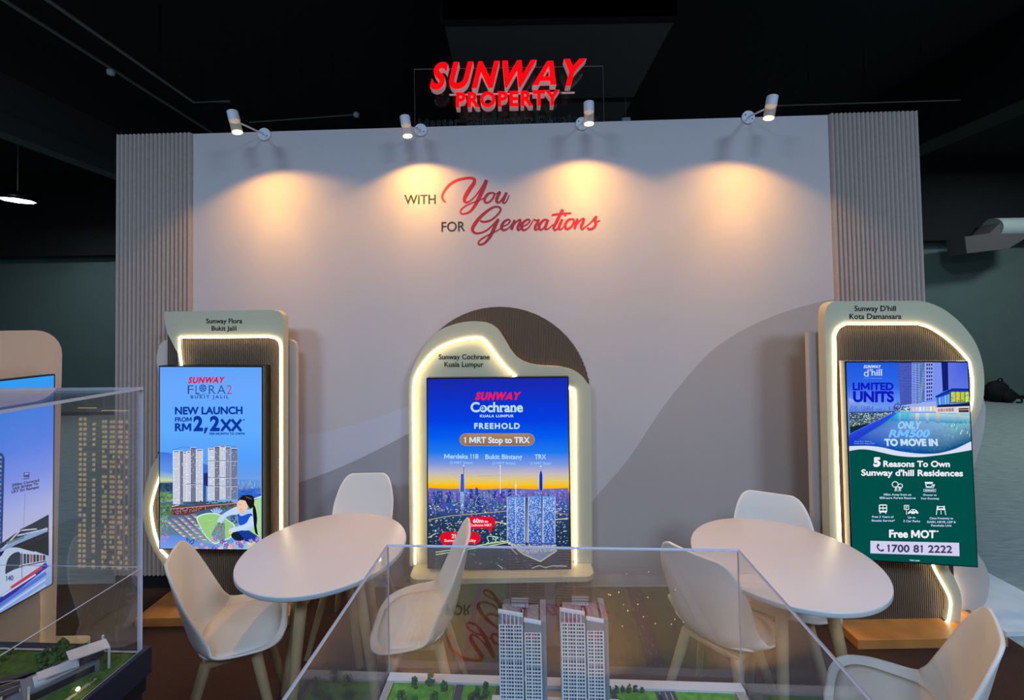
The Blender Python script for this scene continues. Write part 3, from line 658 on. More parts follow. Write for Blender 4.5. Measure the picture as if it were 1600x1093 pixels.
def flora(cv, q):
    cv.tf(0, 0, 1)
    cv.grad(q, [(0, (98, 162, 250)), (.12, (104, 168, 255)), (.35, (96, 172, 255)), (.5, (84, 158, 250)), (.58, (98, 156, 236)), (.66, (120, 165, 235)), (1, (110, 160, 220))])
    cv.tf(230, 690, .16467)
    # far side of the picture: hills, sunset, city
    cv.grad([(120, 260), (240, 260), (240, 390), (120, 390)], [(0, (84, 140, 232)), (.55, (150, 190, 200)), (.8, (206, 214, 150)), (1, (120, 150, 170))])
    cv.poly([(120, 97), (190, 100), (240, 108), (240, 300), (120, 270)], [(62, 118, 224), (62, 118, 224), (66, 122, 226), (100, 150, 232), (96, 150, 230)])
    cv.poly([(528, 205), (580, 220), (580, 300), (528, 310)], (58, 110, 214)); cv.poly([(533, 300), (578, 290), (578, 420), (533, 420)], (26, 50, 120))
    cv.poly([(860, 350), (1080, 360), (1080, 560), (860, 560)], [(96, 150, 230), (110, 150, 220), (30, 80, 190), (30, 80, 190)])
    cv.many([([(x, y), (x + w_, y), (x + w_, y + h), (x, y + h)], jit((110, 150, 215), 45)) for x, y, w_, h in [(rnd.uniform(862, 1070), rnd.uniform(362, 430), rnd.uniform(5, 14), rnd.uniform(8, 34)) for _ in range(110)]])
    cv.many([([(x, y), (x + w_, y - 4), (x + w_, y + h), (x, y + h)], jit((44, 96, 200), 45)) for x, y, w_, h in [(rnd.uniform(858, 1060), rnd.uniform(440, 540), rnd.uniform(8, 40), rnd.uniform(3, 12)) for _ in range(90)]])
    # trees and ground on the left and below
    cv.poly([(120, 388), (240, 385), (560, 410), (560, 640), (860, 600), (1082, 560), (1082, 1018), (125, 1018)], [(56, 84, 120), (60, 88, 120), (40, 80, 160), (60, 90, 130), (60, 110, 170), (110, 170, 170), (150, 210, 220), (110, 140, 170)])
    def leafs(x0, y0, x1, y1, n, c, d, r0, r1):
        for _ in range(n): cv.ell(rnd.uniform(x0, x1), rnd.uniform(y0, y1), rnd.uniform(r0, r1), rnd.uniform(r0, r1) * .7, jit(c, d), rnd.random() * 3, 7)
    leafs(125, 400, 245, 460, 26, (40, 66, 100), 18, 8, 22); leafs(125, 480, 240, 570, 60, (110, 150, 96), 40, 6, 18); leafs(125, 590, 235, 720, 60, (84, 124, 70), 40, 6, 18); leafs(125, 700, 200, 880, 60, (120, 150, 120), 45, 5, 15)
    # two towers
    for x0, x1, top, bot, parts in ((247, 530, 82, 590, ((247, 310, 84), (310, 345, 86), (345, 378, 96), (378, 412, 88), (412, 465, 52), (465, 530, 72))), (580, 856, 60, 552, ((580, 640, 60), (640, 690, 44), (690, 742, 36), (742, 795, 48), (795, 856, 62)))):
        for k, (a, b, t) in enumerate(parts):
            yb = bot - (0 if k < 2 else 25 if x0 < 300 else 8)
            c = (222, 228, 240) if k % 3 != 1 else (126, 132, 156)
            if x0 > 300 and k == 3: c = (150, 160, 190)
            cv.poly([(a, t), (b, t), (b, yb), (a, yb)], c); n = int((yb - t) / 11); w_ = max(2, int((b - a) / 15))
            cv.cells([(a + 3, t + 14), (b - 3, t + 14), (b - 3, yb - 4), (a + 3, yb - 4)], n, w_, lambda r, cc, k=k: jit((66, 76, 112), 20) if rnd.random() < .92 else jit((210, 214, 226), 14), .5, .5)
            cv.poly([(a + 6, t + 4), (b - 6, t + 4), (b - 6, t + 12), (a + 6, t + 12)], (50, 58, 84))
            cv.line([(a, t), (a, yb)], 3, (226, 232, 244)); cv.line([(a, t), (b, t)], 4, (230, 234, 244))
        for yy in ((400,) if x0 < 300 else (178, 336, 418)): cv.line([(x0 + (120 if x0 < 300 else 0), yy), (x1, yy)], 5, (70, 80, 110)); cv.line([(x0 + (120 if x0 < 300 else 0), yy + 5), (x1, yy + 5)], 4, (226, 232, 240))
    cv.line([(247, 74), (340, 46), (412, 52)], 3, (70, 84, 130)); cv.line([(640, 44), (700, 34), (850, 46)], 3, (70, 84, 130))
    # podium
    cv.poly([(232, 600), (440, 596), (800, 570), (852, 580), (850, 610), (560, 640), (380, 692), (236, 694)], (98, 62, 62))
    cv.cells([(236, 640), (560, 600), (560, 642), (240, 694)], 3, 26, lambda r, c: jit((170, 122, 112), 35) if rnd.random() < .6 else jit((70, 44, 50), 12), .7, .7)
    cv.line([(236, 634), (560, 606), (850, 580)], 6, (190, 170, 170)); cv.line([(300, 602), (430, 600)], 9, (56, 96, 160)); cv.line([(236, 612), (300, 598)], 8, (210, 214, 224))
    for k in range(16): cv.ell(400 + k * 26 + rnd.uniform(-6, 6), 572 + rnd.uniform(-8, 8), 12, 9, jit((46, 76, 60), 18), 0, 8)
    # rows of terraced houses running down to the right
    for k in range(5):
        a, b = 190 + k * 62, 735 - k * 14
        for j in range(9):
            x, y = a + j * 34, b + j * 31
            if x > 540 or y > 975: continue
            cv.poly([(x, y), (x + 30, y + 6), (x + 46, y + 30), (x + 8, y + 26)], jit((150, 116, 110), 18)); cv.poly([(x + 8, y + 26), (x + 46, y + 30), (x + 44, y + 40), (x + 8, y + 36)], jit((206, 212, 226), 16)); cv.line([(x + 6, y + 2), (x + 22, y + 26)], 3, (190, 170, 166))
        cv.line([(a - 16, b + 6), (a + 290, b + 285)] if a < 300 else [(a - 16, b + 6), (a + 150, b + 160)], 5, (170, 190, 220))
    cv.poly([(125, 900), (260, 880), (430, 920), (560, 960), (720, 990), (720, 1018), (125, 1018)], [(110, 150, 220), (86, 140, 216), (84, 136, 214), (90, 140, 220), (90, 140, 220), (110, 150, 220), (120, 160, 230)])
    # lotus, leaf shaped lawn, right lawn
    for a in range(-4, 5): cv.ell(662 + a * 9, 648 - abs(a) * -3, 5, 32, (120, 160, 236) if a % 2 else (176, 204, 250), a * .22, 10)
    leaf = smooth_path([(470, 715), (540, 680), (620, 672), (700, 690), (770, 740), (836, 800), (800, 900), (690, 950), (640, 965), (560, 900), (500, 800)], 4, True)
    cv.poly(leaf, (222, 240, 236)); cv.poly([(655 + (x - 655) * .94, 815 + (y - 815) * .94) for x, y in leaf], (150, 206, 128))
    for _ in range(50): cv.ell(rnd.uniform(520, 700), rnd.uniform(720, 880), rnd.uniform(6, 18), rnd.uniform(3, 8), jit((150, 206, 130), 18), 0, 7)
    cv.poly([(1000, 560), (1082, 520), (1082, 1018), (960, 1000)], (166, 216, 150)); cv.line([(1000, 545), (1082, 516)], 10, (226, 240, 240))
    leafs(690, 600, 850, 650, 40, (70, 110, 90), 30, 5, 13); leafs(780, 700, 850, 770, 26, (80, 74, 84), 30, 5, 13)
    # kneeling girl stroking a cat
    cv.poly(smooth_path([(800, 880), (850, 820), (930, 822), (1000, 860), (1050, 900), (1030, 940), (900, 940), (830, 930)], 4, True), (26, 58, 150))
    cv.poly(smooth_path([(810, 850), (850, 846), (890, 880), (920, 930), (860, 930), (800, 890)], 4, True), (16, 34, 50))
    cv.poly(smooth_path([(870, 620), (905, 640), (950, 640), (1010, 640), (1030, 700), (1020, 780), (985, 830), (890, 830), (860, 720)], 4, True), (176, 206, 250))
    cv.poly(smooth_path([(855, 628), (885, 700), (960, 680), (1000, 690), (980, 790), (880, 790), (862, 720)], 4, True), (30, 84, 206))
    cv.poly(smooth_path([(862, 612), (870, 680), (800, 692), (740, 720), (708, 765), (672, 762), (672, 735), (710, 690), (790, 640)], 4, True), (190, 216, 252))
    cv.poly(smooth_path([(985, 700), (1020, 740), (1000, 790), (920, 830), (840, 850), (790, 862), (782, 826), (860, 800), (940, 770)], 4, True), (196, 220, 252))
    cv.ell(792, 858, 18, 20, (240, 196, 170), .4)
    cv.poly(smooth_path([(1010, 590), (1034, 640), (1045, 730), (1040, 800), (1052, 880), (1024, 850), (1010, 740), (1004, 650)], 4, True), (22, 20, 26))
    cv.ell(906, 602, 54, 62, (238, 198, 172), .25); cv.ell(900, 660, 26, 20, (232, 188, 162))
    cv.poly(smooth_path([(876, 545), (900, 512), (950, 500), (1000, 510), (1018, 550), (1010, 610), (978, 628), (950, 590), (930, 556)], 4, True), (24, 22, 28)); cv.line([(940, 520), (990, 540)], 10, (90, 96, 90))
    cv.line([(872, 588), (888, 594)], 4, (40, 30, 30)); cv.line([(884, 634), (902, 640)], 4, (190, 90, 90)); cv.line([(858, 600), (852, 612), (862, 616)], 4, (210, 160, 140))
    cv.poly(smooth_path([(660, 790), (690, 756), (700, 772), (730, 764), (742, 800), (738, 850), (740, 920), (690, 925), (640, 900), (612, 880), (640, 820)], 4, True), (116, 140, 150))
    for _ in range(46): cv.ell(rnd.uniform(645, 735), rnd.uniform(785, 915), 3, 10, jit((130, 150, 156), 40), rnd.uniform(-.5, .5), 6)
    cv.ell(692, 800, 30, 26, (126, 142, 150)); cv.poly([(668, 786), (672, 758), (690, 778)], (100, 120, 130)); cv.poly([(704, 780), (724, 760), (722, 792)], (100, 120, 130)); cv.ell(682, 800, 4, 5, (30, 40, 40)); cv.ell(704, 802, 4, 5, (30, 40, 40))
    # butterfly and flowers
    cv.line([(410, 940), (378, 908), (384, 950), (404, 962), (414, 940), (448, 922), (442, 958), (420, 962)], 7, (22, 54, 150)); cv.line([(375, 950), (390, 968), (432, 970)], 5, (22, 54, 150))
    for _ in range(34):
        x, y = rnd.uniform(590, 1060), rnd.uniform(900, 1010); c = rnd.choice([(232, 150, 160), (150, 120, 210), (238, 190, 200), (240, 140, 110), (120, 90, 200), (90, 140, 220)])
        if y < 940 and 700 < x < 960: y += 40
        for a in range(5): cv.ell(x + 14 * math.cos(a * 1.26), y + 11 * math.sin(a * 1.26), 12, 9, jit(c, 16), a * 1.26, 7)
        cv.ell(x, y, 5, 4, (246, 216, 120), 0, 6)
    for x, y in ((150, 896), (196, 900), (520, 968), (566, 1000), (470, 1006), (170, 940)):
        for a in range(5): cv.ell(x + 11 * math.cos(a * 1.26), y + 9 * math.sin(a * 1.26), 10, 7, (176, 130, 206) if x < 300 else (230, 150, 160), a * 1.26, 7)
    # headline
    cv.tf(230, 550, .16467); nv = (12, 54, 158)
    cv.text('SUNWAY', (392, 238, 742, 291), (214, 28, 50), .03, .28, .08, -3, 1.5)
    for t, a, b in (('F', 388, 444), ('L', 462, 500), ('R', 588, 650), ('A', 668, 746)): cv.text(t, (a, 312, b, 396), (40, 70, 120), -.008)
    cv.line(smooth_path([(462, 392), (500, 404), (536, 400), (562, 388)], 5), 4, (40, 70, 120))
    cv.ell(531, 340, 34, 34, (20, 66, 160), 0, 28); cv.ell(531, 340, 26, 26, (120, 180, 250), 0, 28)
    for a in range(6): cv.ell(531 + 16 * math.cos(a * PI / 3), 340 + 16 * math.sin(a * PI / 3), 12, 5.5, (20, 66, 160), a * PI / 3, 10)
    cv.text('2', (756, 312, 806, 396), (176, 70, 110), -.006)
    cv.text('BUKIT JALIL', (418, 408, 776, 437), (40, 64, 120), .006, 0, .22, 0, .8)
    cv.text('NEW LAUNCH', (268, 521, 906, 587), nv, .02, 0, 0, -4, 2); cv.text('FROM', (268, 617, 424, 656), nv, .012, 0, 0, -1, 1.4)
    cv.text('RM', (268, 676, 420, 745), nv, .02, 0, 0, -1, 2)
    cv.text('2', (444, 612, 530, 740), nv, .03, 0, 0, 0, 3); cv.text('2', (600, 612, 688, 740), nv, .03, 0, 0, 0, 3); cv.poly([(548, 715), (582, 712), (556, 770), (540, 770)], nv)
    for x in (703, 802): cv.line([(x + 8, 642), (x + 88, 740)], 26, nv); cv.line([(x + 88, 642), (x + 8, 740)], 26, nv)
    cv.text('*', (912, 636, 930, 652), nv, 0, 0, 0, 0, 2); cv.text('PER MONTH TO OWN!', (596, 762, 928, 782), nv, .008, 0, .02, -1, 1.2)

def cochrane(cv, q):
    cv.tf(0, 0, 1)
    cv.grad(q, [(0, (26, 40, 168)), (.1, (14, 48, 196)), (.22, (4, 62, 226)), (.31, (4, 92, 240)), (.39, (30, 120, 236)), (.45, (120, 150, 224)), (.5, (196, 186, 190)), (.535, (226, 200, 110)), (.56, (250, 194, 20)), (.585, (250, 160, 24)), (.6, (120, 84, 180)), (.66, (60, 84, 176)), (.75, (36, 60, 100)), (1, (20, 34, 54))])
    k = 260 / 1579; cv.tf(650, 720, k)
    for _ in range(26):                                   # streaks of cloud
        x, y = rnd.uniform(120, 1300), rnd.uniform(60, 205); w_ = rnd.uniform(60, 240); cv.line([(x, y), (min(1445, x + w_), y - w_ * rnd.uniform(-.02, .12))], rnd.uniform(2, 5), jit((196, 170, 176) if y < 150 else (236, 196, 90), 22))
    cv.poly([(120, 254), (300, 264), (500, 262), (640, 270), (840, 258), (1000, 262), (1100, 268), (1445, 255), (1445, 300), (120, 300)], (110, 104, 190))
    def block(x, y, w_, h, c, lit=.4, cell=9):
        cv.poly([(x, y), (x + w_, y), (x + w_, y + h), (x, y + h)], [c, c, mixc(c, (20, 30, 60), .4), mixc(c, (20, 30, 60), .4)])
        cv.cells([(x, y), (x + w_, y), (x + w_, y + h), (x, y + h)], max(2, int(h / cell)), max(2, int(w_ / cell)), lambda r, cc: jit((196, 214, 240) if rnd.random() < .7 else (244, 220, 150), 30) if rnd.random() < lit else None, .5, .5)
    for _ in range(150):
        x = rnd.uniform(118, 1425); y = rnd.uniform(262, 330); block(x, y, rnd.uniform(8, 22), rnd.uniform(20, 80), jit((96, 112, 196), 40), .36, 7)
    for _ in range(170):
        x = rnd.uniform(118, 1420); y = rnd.uniform(340, 470); block(x, y, rnd.uniform(8, 26), rnd.uniform(10, 40), jit((62, 98, 160), 40), .5, 7)
    for x, y, w_, h in ((150, 290, 46, 130), (200, 280, 50, 140), (290, 285, 44, 110), (510, 262, 28, 90), (564, 250, 26, 110), (730, 280, 44, 70), (800, 284, 40, 66), (872, 266, 34, 64)): block(x, y, w_, h, jit((44, 76, 170), 16), .2, 9)
    block(420, 290, 34, 210, (120, 170, 230), .5, 8); block(548, 352, 74, 175, (28, 64, 150), .25, 10)
    # three landmarks
    cv.poly([(424, 122), (456, 122), (462, 290), (416, 290)], (40, 70, 200)); cv.line([(424, 122), (416, 290)], 6, (190, 206, 246)); cv.line([(456, 122), (462, 290)], 5, (170, 196, 246)); cv.line([(453, 40), (453, 122)], 5, (60, 84, 170)); cv.cells([(424, 140), (456, 140), (460, 285), (420, 285)], 14, 4, lambda r, c: jit((80, 110, 220), 30), .6, .5)
    cv.poly([(1172, 128), (1180, 90), (1190, 90), (1198, 128), (1200, 275), (1170, 275)], (16, 44, 190)); cv.line([(1168, 128), (1168, 275)], 6, (150, 190, 250)); cv.line([(1203, 128), (1203, 275)], 6, (150, 190, 250)); cv.line([(1183, 48), (1183, 95)], 6, (120, 170, 244))
    cv.line([(800, 45), (800, 305)], 6, (220, 226, 236)); cv.line([(948, 195), (948, 320)], 9, (190, 210, 240)); cv.ell(948, 232, 9, 14, (210, 224, 246))
    for x, y in ((453, 42), (800, 45), (1183, 48)): cv.ell(x, y, 7, 7, (230, 236, 246), 0, 10)
    # dark suburb with street lights and roads
    for _ in range(1100):
        x, y = rnd.uniform(120, 1425), rnd.uniform(400, 780); c = rnd.choice([(24, 40, 56), (16, 28, 44), (84, 110, 130), (206, 196, 120), (150, 196, 230), (36, 70, 76), (236, 236, 206), (60, 100, 150), (110, 140, 150)])
        cv.poly([(x, y), (x + rnd.uniform(4, 22), y - 2), (x + rnd.uniform(4, 22), y + rnd.uniform(3, 10)), (x, y + rnd.uniform(3, 9))], jit(c, 14))
    for _ in range(260):
        x, y = rnd.uniform(120, 1440), rnd.uniform(790, 1015); c = rnd.choice([(18, 26, 24), (10, 16, 18), (40, 54, 50), (26, 40, 30), (120, 120, 100)])
        cv.poly([(x, y), (x + rnd.uniform(8, 34), y - 3), (x + rnd.uniform(8, 30), y + rnd.uniform(4, 14)), (x, y + rnd.uniform(3, 9))], jit(c, 10))
    cv.line(smooth_path([(120, 556), (300, 520), (430, 508), (640, 490), (870, 470), (1100, 470), (1440, 500)], 4), 8, (150, 138, 76)); cv.line([(120, 552), (300, 518), (640, 488), (870, 468)], 3, (210, 196, 130))
    for pts in ([(190, 860), (560, 800), (880, 750)], [(190, 882), (600, 815), (900, 762)], [(1200, 560), (1440, 540)], [(690, 560), (870, 590)]): cv.line(pts, 8, (206, 226, 160))
    cv.line(smooth_path([(668, 775), (690, 760), (676, 715), (720, 708), (780, 720), (750, 740), (760, 752), (730, 772)], 4), 8, (150, 226, 190)); cv.line([(120, 720), (190, 680)], 8, (190, 200, 190))
    for pts in ([(1100, 1010), (1170, 985), (1230, 1005), (1290, 988), (1430, 992)], [(780, 980), (820, 1010)], [(880, 800), (960, 880)]): cv.line(pts, 7, (190, 196, 190))
    # the twin tower block in front
    for x0, x1, t in ((866, 945, 338), (945, 1040, 338), (1066, 1190, 330), (1205, 1318, 332)):
        c = (70, 120, 214); cv.poly([(x0, t), (x1, t - 4), (x1, 790), (x0, 740 if x0 < 900 else 780)], [(110, 160, 232), (90, 140, 226), (44, 84, 180), (54, 96, 190)])
        cv.cells([(x0 + 4, t + 14), (x1 - 4, t + 10), (x1 - 4, 776), (x0 + 4, 735 if x0 < 900 else 768)], 46, int((x1 - x0) / 9), lambda r, cc: jit((214, 230, 252), 20) if rnd.random() < .42 else jit((30, 66, 160), 20), .62, .62)
    for x0, x1 in ((1040, 1064), (1190, 1206)): cv.poly([(x0, 345), (x1, 345), (x1, 770), (x0, 765)], [(30, 50, 84), (60, 80, 110), (170, 170, 150), (120, 130, 130)])
    for x in (866, 945, 1030, 1066, 1205, 1318): cv.line([(x, 336), (x, 770)], 6, (186, 212, 250))
    cv.poly([(880, 765), (1000, 790), (1180, 800), (1330, 785), (1335, 840), (1180, 945), (1020, 880)], (136, 150, 176))
    cv.cells([(900, 775), (1330, 790), (1320, 850), (1000, 870)], 7, 40, lambda r, c: jit((220, 220, 206) if rnd.random() < .6 else (70, 90, 130), 24), .7, .6); cv.line([(880, 770), (1020, 880), (1180, 948), (1335, 845)], 8, (216, 210, 160))
    cv.poly([(1060, 880), (1300, 850), (1180, 935)], (120, 130, 170))
    # red call-outs
    rd = (226, 14, 40)
    cv.pill(468, 522, 754, 634, rd); cv.poly([(680, 625), (725, 625), (710, 690)], rd); cv.text('60m', (542, 544, 640, 580), (255, 226, 230), .012, 0, 0, 0, 1.3); cv.text('to', (650, 556, 684, 578), (255, 226, 230), .01, 0, 0, 0, 1); cv.text('Cochrane MRT', (510, 592, 718, 613), (255, 226, 230), .006, 0, 0, 0, .7)
    cv.pill(228, 668, 614, 782, rd); cv.poly([(250, 775), (290, 775), (270, 822)], rd); cv.text('210m to', (340, 688, 500, 724), (255, 226, 230), .012, 0, 0, 0, 1.3); cv.text('Sunway Velocity', (270, 736, 570, 760), (255, 226, 230), .006, 0, 0, 0, .7)
    # headline
    cv.tf(650, 580, .1625); wt = (186, 224, 255)
    cv.text('SUNWAY', (572, 202, 1008, 268), (248, 24, 74), .035, .3, .1, 0, 2)
    cv.text('Cochrane', (528, 297, 1026, 386), wt, .012, 0, -.01, 0, 2.4); cv.ell(640, 352, 17, 22, (4, 62, 220)); cv.poly([(640, 332), (645, 347), (660, 352), (645, 357), (640, 372), (635, 357), (620, 352), (635, 347)], wt); cv.ell(640, 352, 4, 4, (4, 62, 220))
    for a, b in ((528, 560), (770, 800), (838, 868), (900, 925)): cv.line([(a + 30, 384), (b + 34, 384)], 7, wt)
    cv.text('KUALA LUMPUR', (616, 414, 938, 437), wt, .01, 0, .1, 0, 1.2); cv.text('FREEHOLD', (562, 496, 996, 547), wt, .02, 0, .12, 0, 1.8)
    cv.pill(418, 592, 1142, 714, (150, 140, 170)); cv.grad([(450, 598), (1110, 598), (1110, 708), (450, 708)], [(0, (168, 134, 92)), (1, (140, 106, 84))]); cv.pill(424, 598, 520, 708, (156, 120, 88)); cv.pill(1040, 598, 1136, 708, (156, 120, 88))
    cv.text('1 MRT Stop to TRX', (466, 630, 1092, 684), (208, 230, 255), .012, 0, 0, 0, 1.8)
    for t, b, t2, b2 in (('Merdeka 118', (274, 792, 600, 834), '(3 MRT Stops)', (328, 862, 546, 884)), ('Bukit Bintang', (668, 796, 1020, 838), '(2 MRT Stops)', (735, 866, 954, 888)), ('TRX', (1142, 796, 1250, 838), '(1 MRT Stop)', (1098, 868, 1296, 890))):
        cv.text(t, b, (160, 212, 255), .01, 0, 0, 0, 1.4); cv.text(t2, b2, (150, 200, 250), .003, 0, 0, 0, .6)

def dhill(cv, q):
    cv.tf(0, 0, 1); cv.grad(q, [(0, (30, 88, 222)), (.12, (44, 104, 232)), (.22, (110, 150, 240)), (.3, (90, 140, 220)), (1, (0, 74, 70))])
    k = .1464; cv.tf(1310, 560, k)
    cv.poly([(110, 420), (220, 450), (420, 520), (600, 540), (600, 580), (118, 590)], [(150, 180, 246), (130, 165, 240), (120, 160, 236), (110, 150, 230), (80, 120, 210), (70, 110, 200)])
    cv.many([([(x, 560), (x, 560 - h), (x + w_, 560 - h), (x + w_, 560)], jit((84, 124, 216), 14)) for x, h, w_ in [(rnd.uniform(120, 600), rnd.uniform(10, 62), rnd.uniform(8, 20)) for _ in range(46)]])
    cv.poly([(114, 570), (600, 560), (600, 590), (124, 760)], [(40, 72, 130), (40, 70, 130), (40, 70, 120), (70, 96, 80)])
    for _ in range(300):
        x = rnd.uniform(116, 560); y = rnd.uniform(575, 600 + (600 - x) * .28); w_ = rnd.uniform(4, 18); cv.poly([(x, y), (x + w_, y - 2), (x + w_, y + 5), (x, y + 6)], jit(rnd.choice([(214, 226, 220), (110, 150, 190), (240, 226, 160), (60, 96, 90), (130, 160, 110)]), 18))
    cv.poly([(122, 726), (330, 690), (300, 740), (124, 806)], (10, 44, 60))
    # tower, slab block and pavilion
    cv.poly([(636, 40), (790, 40), (790, 500), (660, 510)], (60, 80, 190)); cv.poly([(780, 40), (930, 40), (930, 470), (780, 500)], (116, 146, 232)); cv.poly([(920, 40), (1010, 40), (1010, 440), (920, 455)], (150, 170, 244))
    for a, b, n, r in ((645, 700, 3, 30), (700, 786, 3, 28)): cv.cells([(a, 44), (b, 44), (b, 500), (a + 8, 505)], r, n, lambda r_, c: jit((20, 34, 110), 16), .55, .55); cv.cells([(a, 50), (b, 50), (b, 506), (a + 8, 511)], r, n, lambda r_, c: jit((150, 176, 246), 20), .8, .16)
    cv.cells([(786, 44), (926, 44), (926, 460), (790, 492)], 24, 4, lambda r_, c: jit((26, 44, 120) if c % 2 else (50, 84, 180), 18), .7, .5); cv.cells([(786, 56), (926, 50), (926, 470), (790, 502)], 24, 2, lambda r_, c: jit((196, 214, 255), 18), .9, .14)
    for r_ in range(22): cv.ell(890 + rnd.uniform(-4, 4), 60 + r_ * 18.5, 22, 6, jit((70, 130, 150), 20), .2, 8)
    cv.cells([(932, 44), (1006, 44), (1000, 445), (935, 455)], 10, 3, lambda r_, c: (22, 40, 120), .66, .62)
    cv.poly([(1010, 40), (1100, 40), (1110, 350), (1040, 400), (1040, 480), (1000, 440)], (120, 146, 240)); cv.poly([(1095, 40), (1166, 40), (1172, 330), (1112, 352)], (16, 30, 110)); cv.poly([(1166, 40), (1385, 42), (1396, 320), (1172, 330)], [(96, 116, 226), (60, 90, 224), (90, 116, 226), (104, 124, 230)])
    for y in range(60, 320, 14): cv.line([(1016, y), (1096, y)], 1.6, (100, 126, 226)); cv.line([(1170, y), (1388, y)], 1.6, (84, 106, 220))
    cv.poly([(650, 500), (1040, 450), (1040, 572), (650, 572)], (150, 176, 236)); cv.cells([(700, 515), (1040, 500), (1040, 566), (700, 566)], 1, 9, lambda r_, c: jit(rnd.choice([(240, 236, 200), (200, 216, 240), (230, 206, 160)]), 12), .8, .8)
    cv.poly([(1028, 400), (1210, 316), (1394, 318), (1396, 345), (1210, 345), (1040, 418)], (14, 44, 160)); cv.poly([(1050, 410), (1190, 355), (1190, 500), (1060, 505)], (24, 70, 190)); cv.cells([(1060, 415), (1186, 370), (1186, 488), (1066, 495)], 1, 4, lambda r_, c: jit((110, 170, 250), 20), .8, .9)
    cv.poly([(1192, 348), (1398, 345), (1398, 470), (1192, 470)], (40, 70, 60)); cv.cells([(1196, 352), (1398, 350), (1398, 466), (1196, 466)], 1, 4, lambda r_, c: jit((196, 214, 90), 18), .86, .94); leaf = 0
    for _ in range(30): cv.ell(rnd.uniform(1200, 1390), rnd.uniform(380, 460), rnd.uniform(4, 12), rnd.uniform(3, 8), jit((110, 150, 80), 40), 0, 7)
    cv.poly([(1050, 500), (1400, 470), (1402, 505), (1056, 520)], (24, 26, 60)); cv.poly([(1030, 520), (1402, 505), (1406, 610), (1040, 580)], (214, 214, 224)); cv.cells([(1056, 530), (1230, 520), (1230, 566), (1056, 572)], 1, 6, lambda r_, c: jit((180, 150, 130), 20), .85, .8); cv.poly([(1280, 528), (1386, 524), (1390, 572), (1282, 572)], (70, 56, 50)); cv.line([(1290, 545), (1386, 542)], 6, (200, 180, 150))
    for _ in range(40): cv.ell(rnd.uniform(590, 760), rnd.uniform(510, 560), rnd.uniform(5, 12), rnd.uniform(4, 9), jit((60, 90, 80), 40), 0, 7)
    cv.line(smooth_path([(590, 530), (600, 495), (636, 482), (662, 505), (640, 535), (612, 520)], 4), 7, (14, 30, 70)); cv.line([(632, 560), (632, 455)], 5, (14, 30, 70))
    # pool
    cv.poly([(600, 575), (1406, 580), (1410, 690), (1412, 880), (1240, 960), (1060, 1010), (860, 1012), (640, 985), (460, 945), (300, 930), (108, 938), (108, 830)],
            [(30, 150, 190), (150, 200, 220), (30, 120, 180), (10, 84, 130), (6, 80, 140), (6, 76, 130), (6, 76, 140), (6, 80, 160), (10, 84, 190), (14, 70, 190), (16, 60, 180), (30, 70, 200)])
    cv.poly([(610, 576), (1000, 578), (1404, 610), (1408, 690), (1200, 690), (900, 660), (560, 660)], [(40, 190, 206), (180, 214, 220), (170, 206, 216), (60, 150, 190), (80, 160, 200), (60, 160, 210), (20, 120, 210)])
    for x, w_, c in ((640, 26, (90, 226, 220)), (720, 30, (60, 200, 214)), (820, 40, (230, 226, 196)), (930, 34, (214, 224, 220)), (1040, 40, (226, 206, 170)), (1140, 24, (170, 214, 226)), (1260, 40, (196, 206, 200))): cv.poly([(x, 582), (x + w_, 582), (x + w_ * .9, 690), (x - 4, 680)], [c, c, (50, 140, 200), (50, 140, 200)])
    for _ in range(40): x, y = rnd.uniform(1120, 1400), rnd.uniform(640, 820); cv.line([(x, y), (x + rnd.uniform(-3, 3), y + rnd.uniform(8, 34))], rnd.uniform(4, 9), jit(rnd.choice([(90, 220, 196), (200, 240, 220), (20, 160, 150)]), 18))
    for _ in range(420):
        x = rnd.uniform(480, 1408); y = rnd.uniform(760, 1005); lim = 935 + 70 * math.sin(max(0, min(1, (x - 300) / 1100)) * PI)
        if y < lim: cv.poly([(x, y), (x + rnd.uniform(4, 12), y - 2), (x + rnd.uniform(3, 9), y + rnd.uniform(4, 8))], jit(rnd.choice([(30, 130, 190), (10, 90, 150), (60, 160, 200), (6, 60, 120)]), 14))
    cv.poly([(110, 812), (590, 575), (625, 578), (480, 690), (300, 800), (112, 910)], [(40, 70, 220), (40, 76, 220), (60, 110, 230), (24, 84, 224), (20, 60, 200), (24, 54, 190)]); cv.line([(122, 800), (590, 574)], 9, (70, 100, 236))
    # white wave and green field
    wv = smooth_path([(110, 984), (220, 966), (330, 972), (450, 998), (600, 1030), (750, 1046), (900, 1046), (1050, 1030), (1200, 1010), (1330, 988), (1416, 972)], 4)
    wt = smooth_path([(108, 932), (300, 928), (460, 945), (640, 985), (860, 1012), (1060, 1008), (1240, 962), (1412, 880)], 4)
    cv.poly(wt + wv[::-1], (216, 222, 244)); cv.tf(0, 0, 1)
    g = [(1310 + x * k, 560 + y * k) for x, y in wv]; cv.poly(g + [(q[2][0], q[2][1]), (q[3][0], q[3][1])], (0, 78, 72)); cv.tf(1310, 560, k)
    cv.text('SUNWAY', (266, 70, 450, 100), (226, 236, 255), .02, .25, .1, 0, .8)
    cv.text("d", (268, 112, 318, 190), (206, 226, 255), .0); cv.text("'", (330, 112, 340, 192), (206, 226, 255)); 
    cv.text("hill", (350, 112, 460, 180), (206, 226, 255), .004, 0, 0, 0, 1); cv.text('KOTA DAMANSARA', (268, 205, 460, 213), (150, 190, 250), 0, 0, .1)
    cv.text('LIMITED', (150, 258, 582, 332), (14, 26, 190), .02, 0, 0, 0, 2.2); cv.text('UNITS', (155, 352, 586, 457), (14, 26, 190), .03, 0, 0, 0, 3)
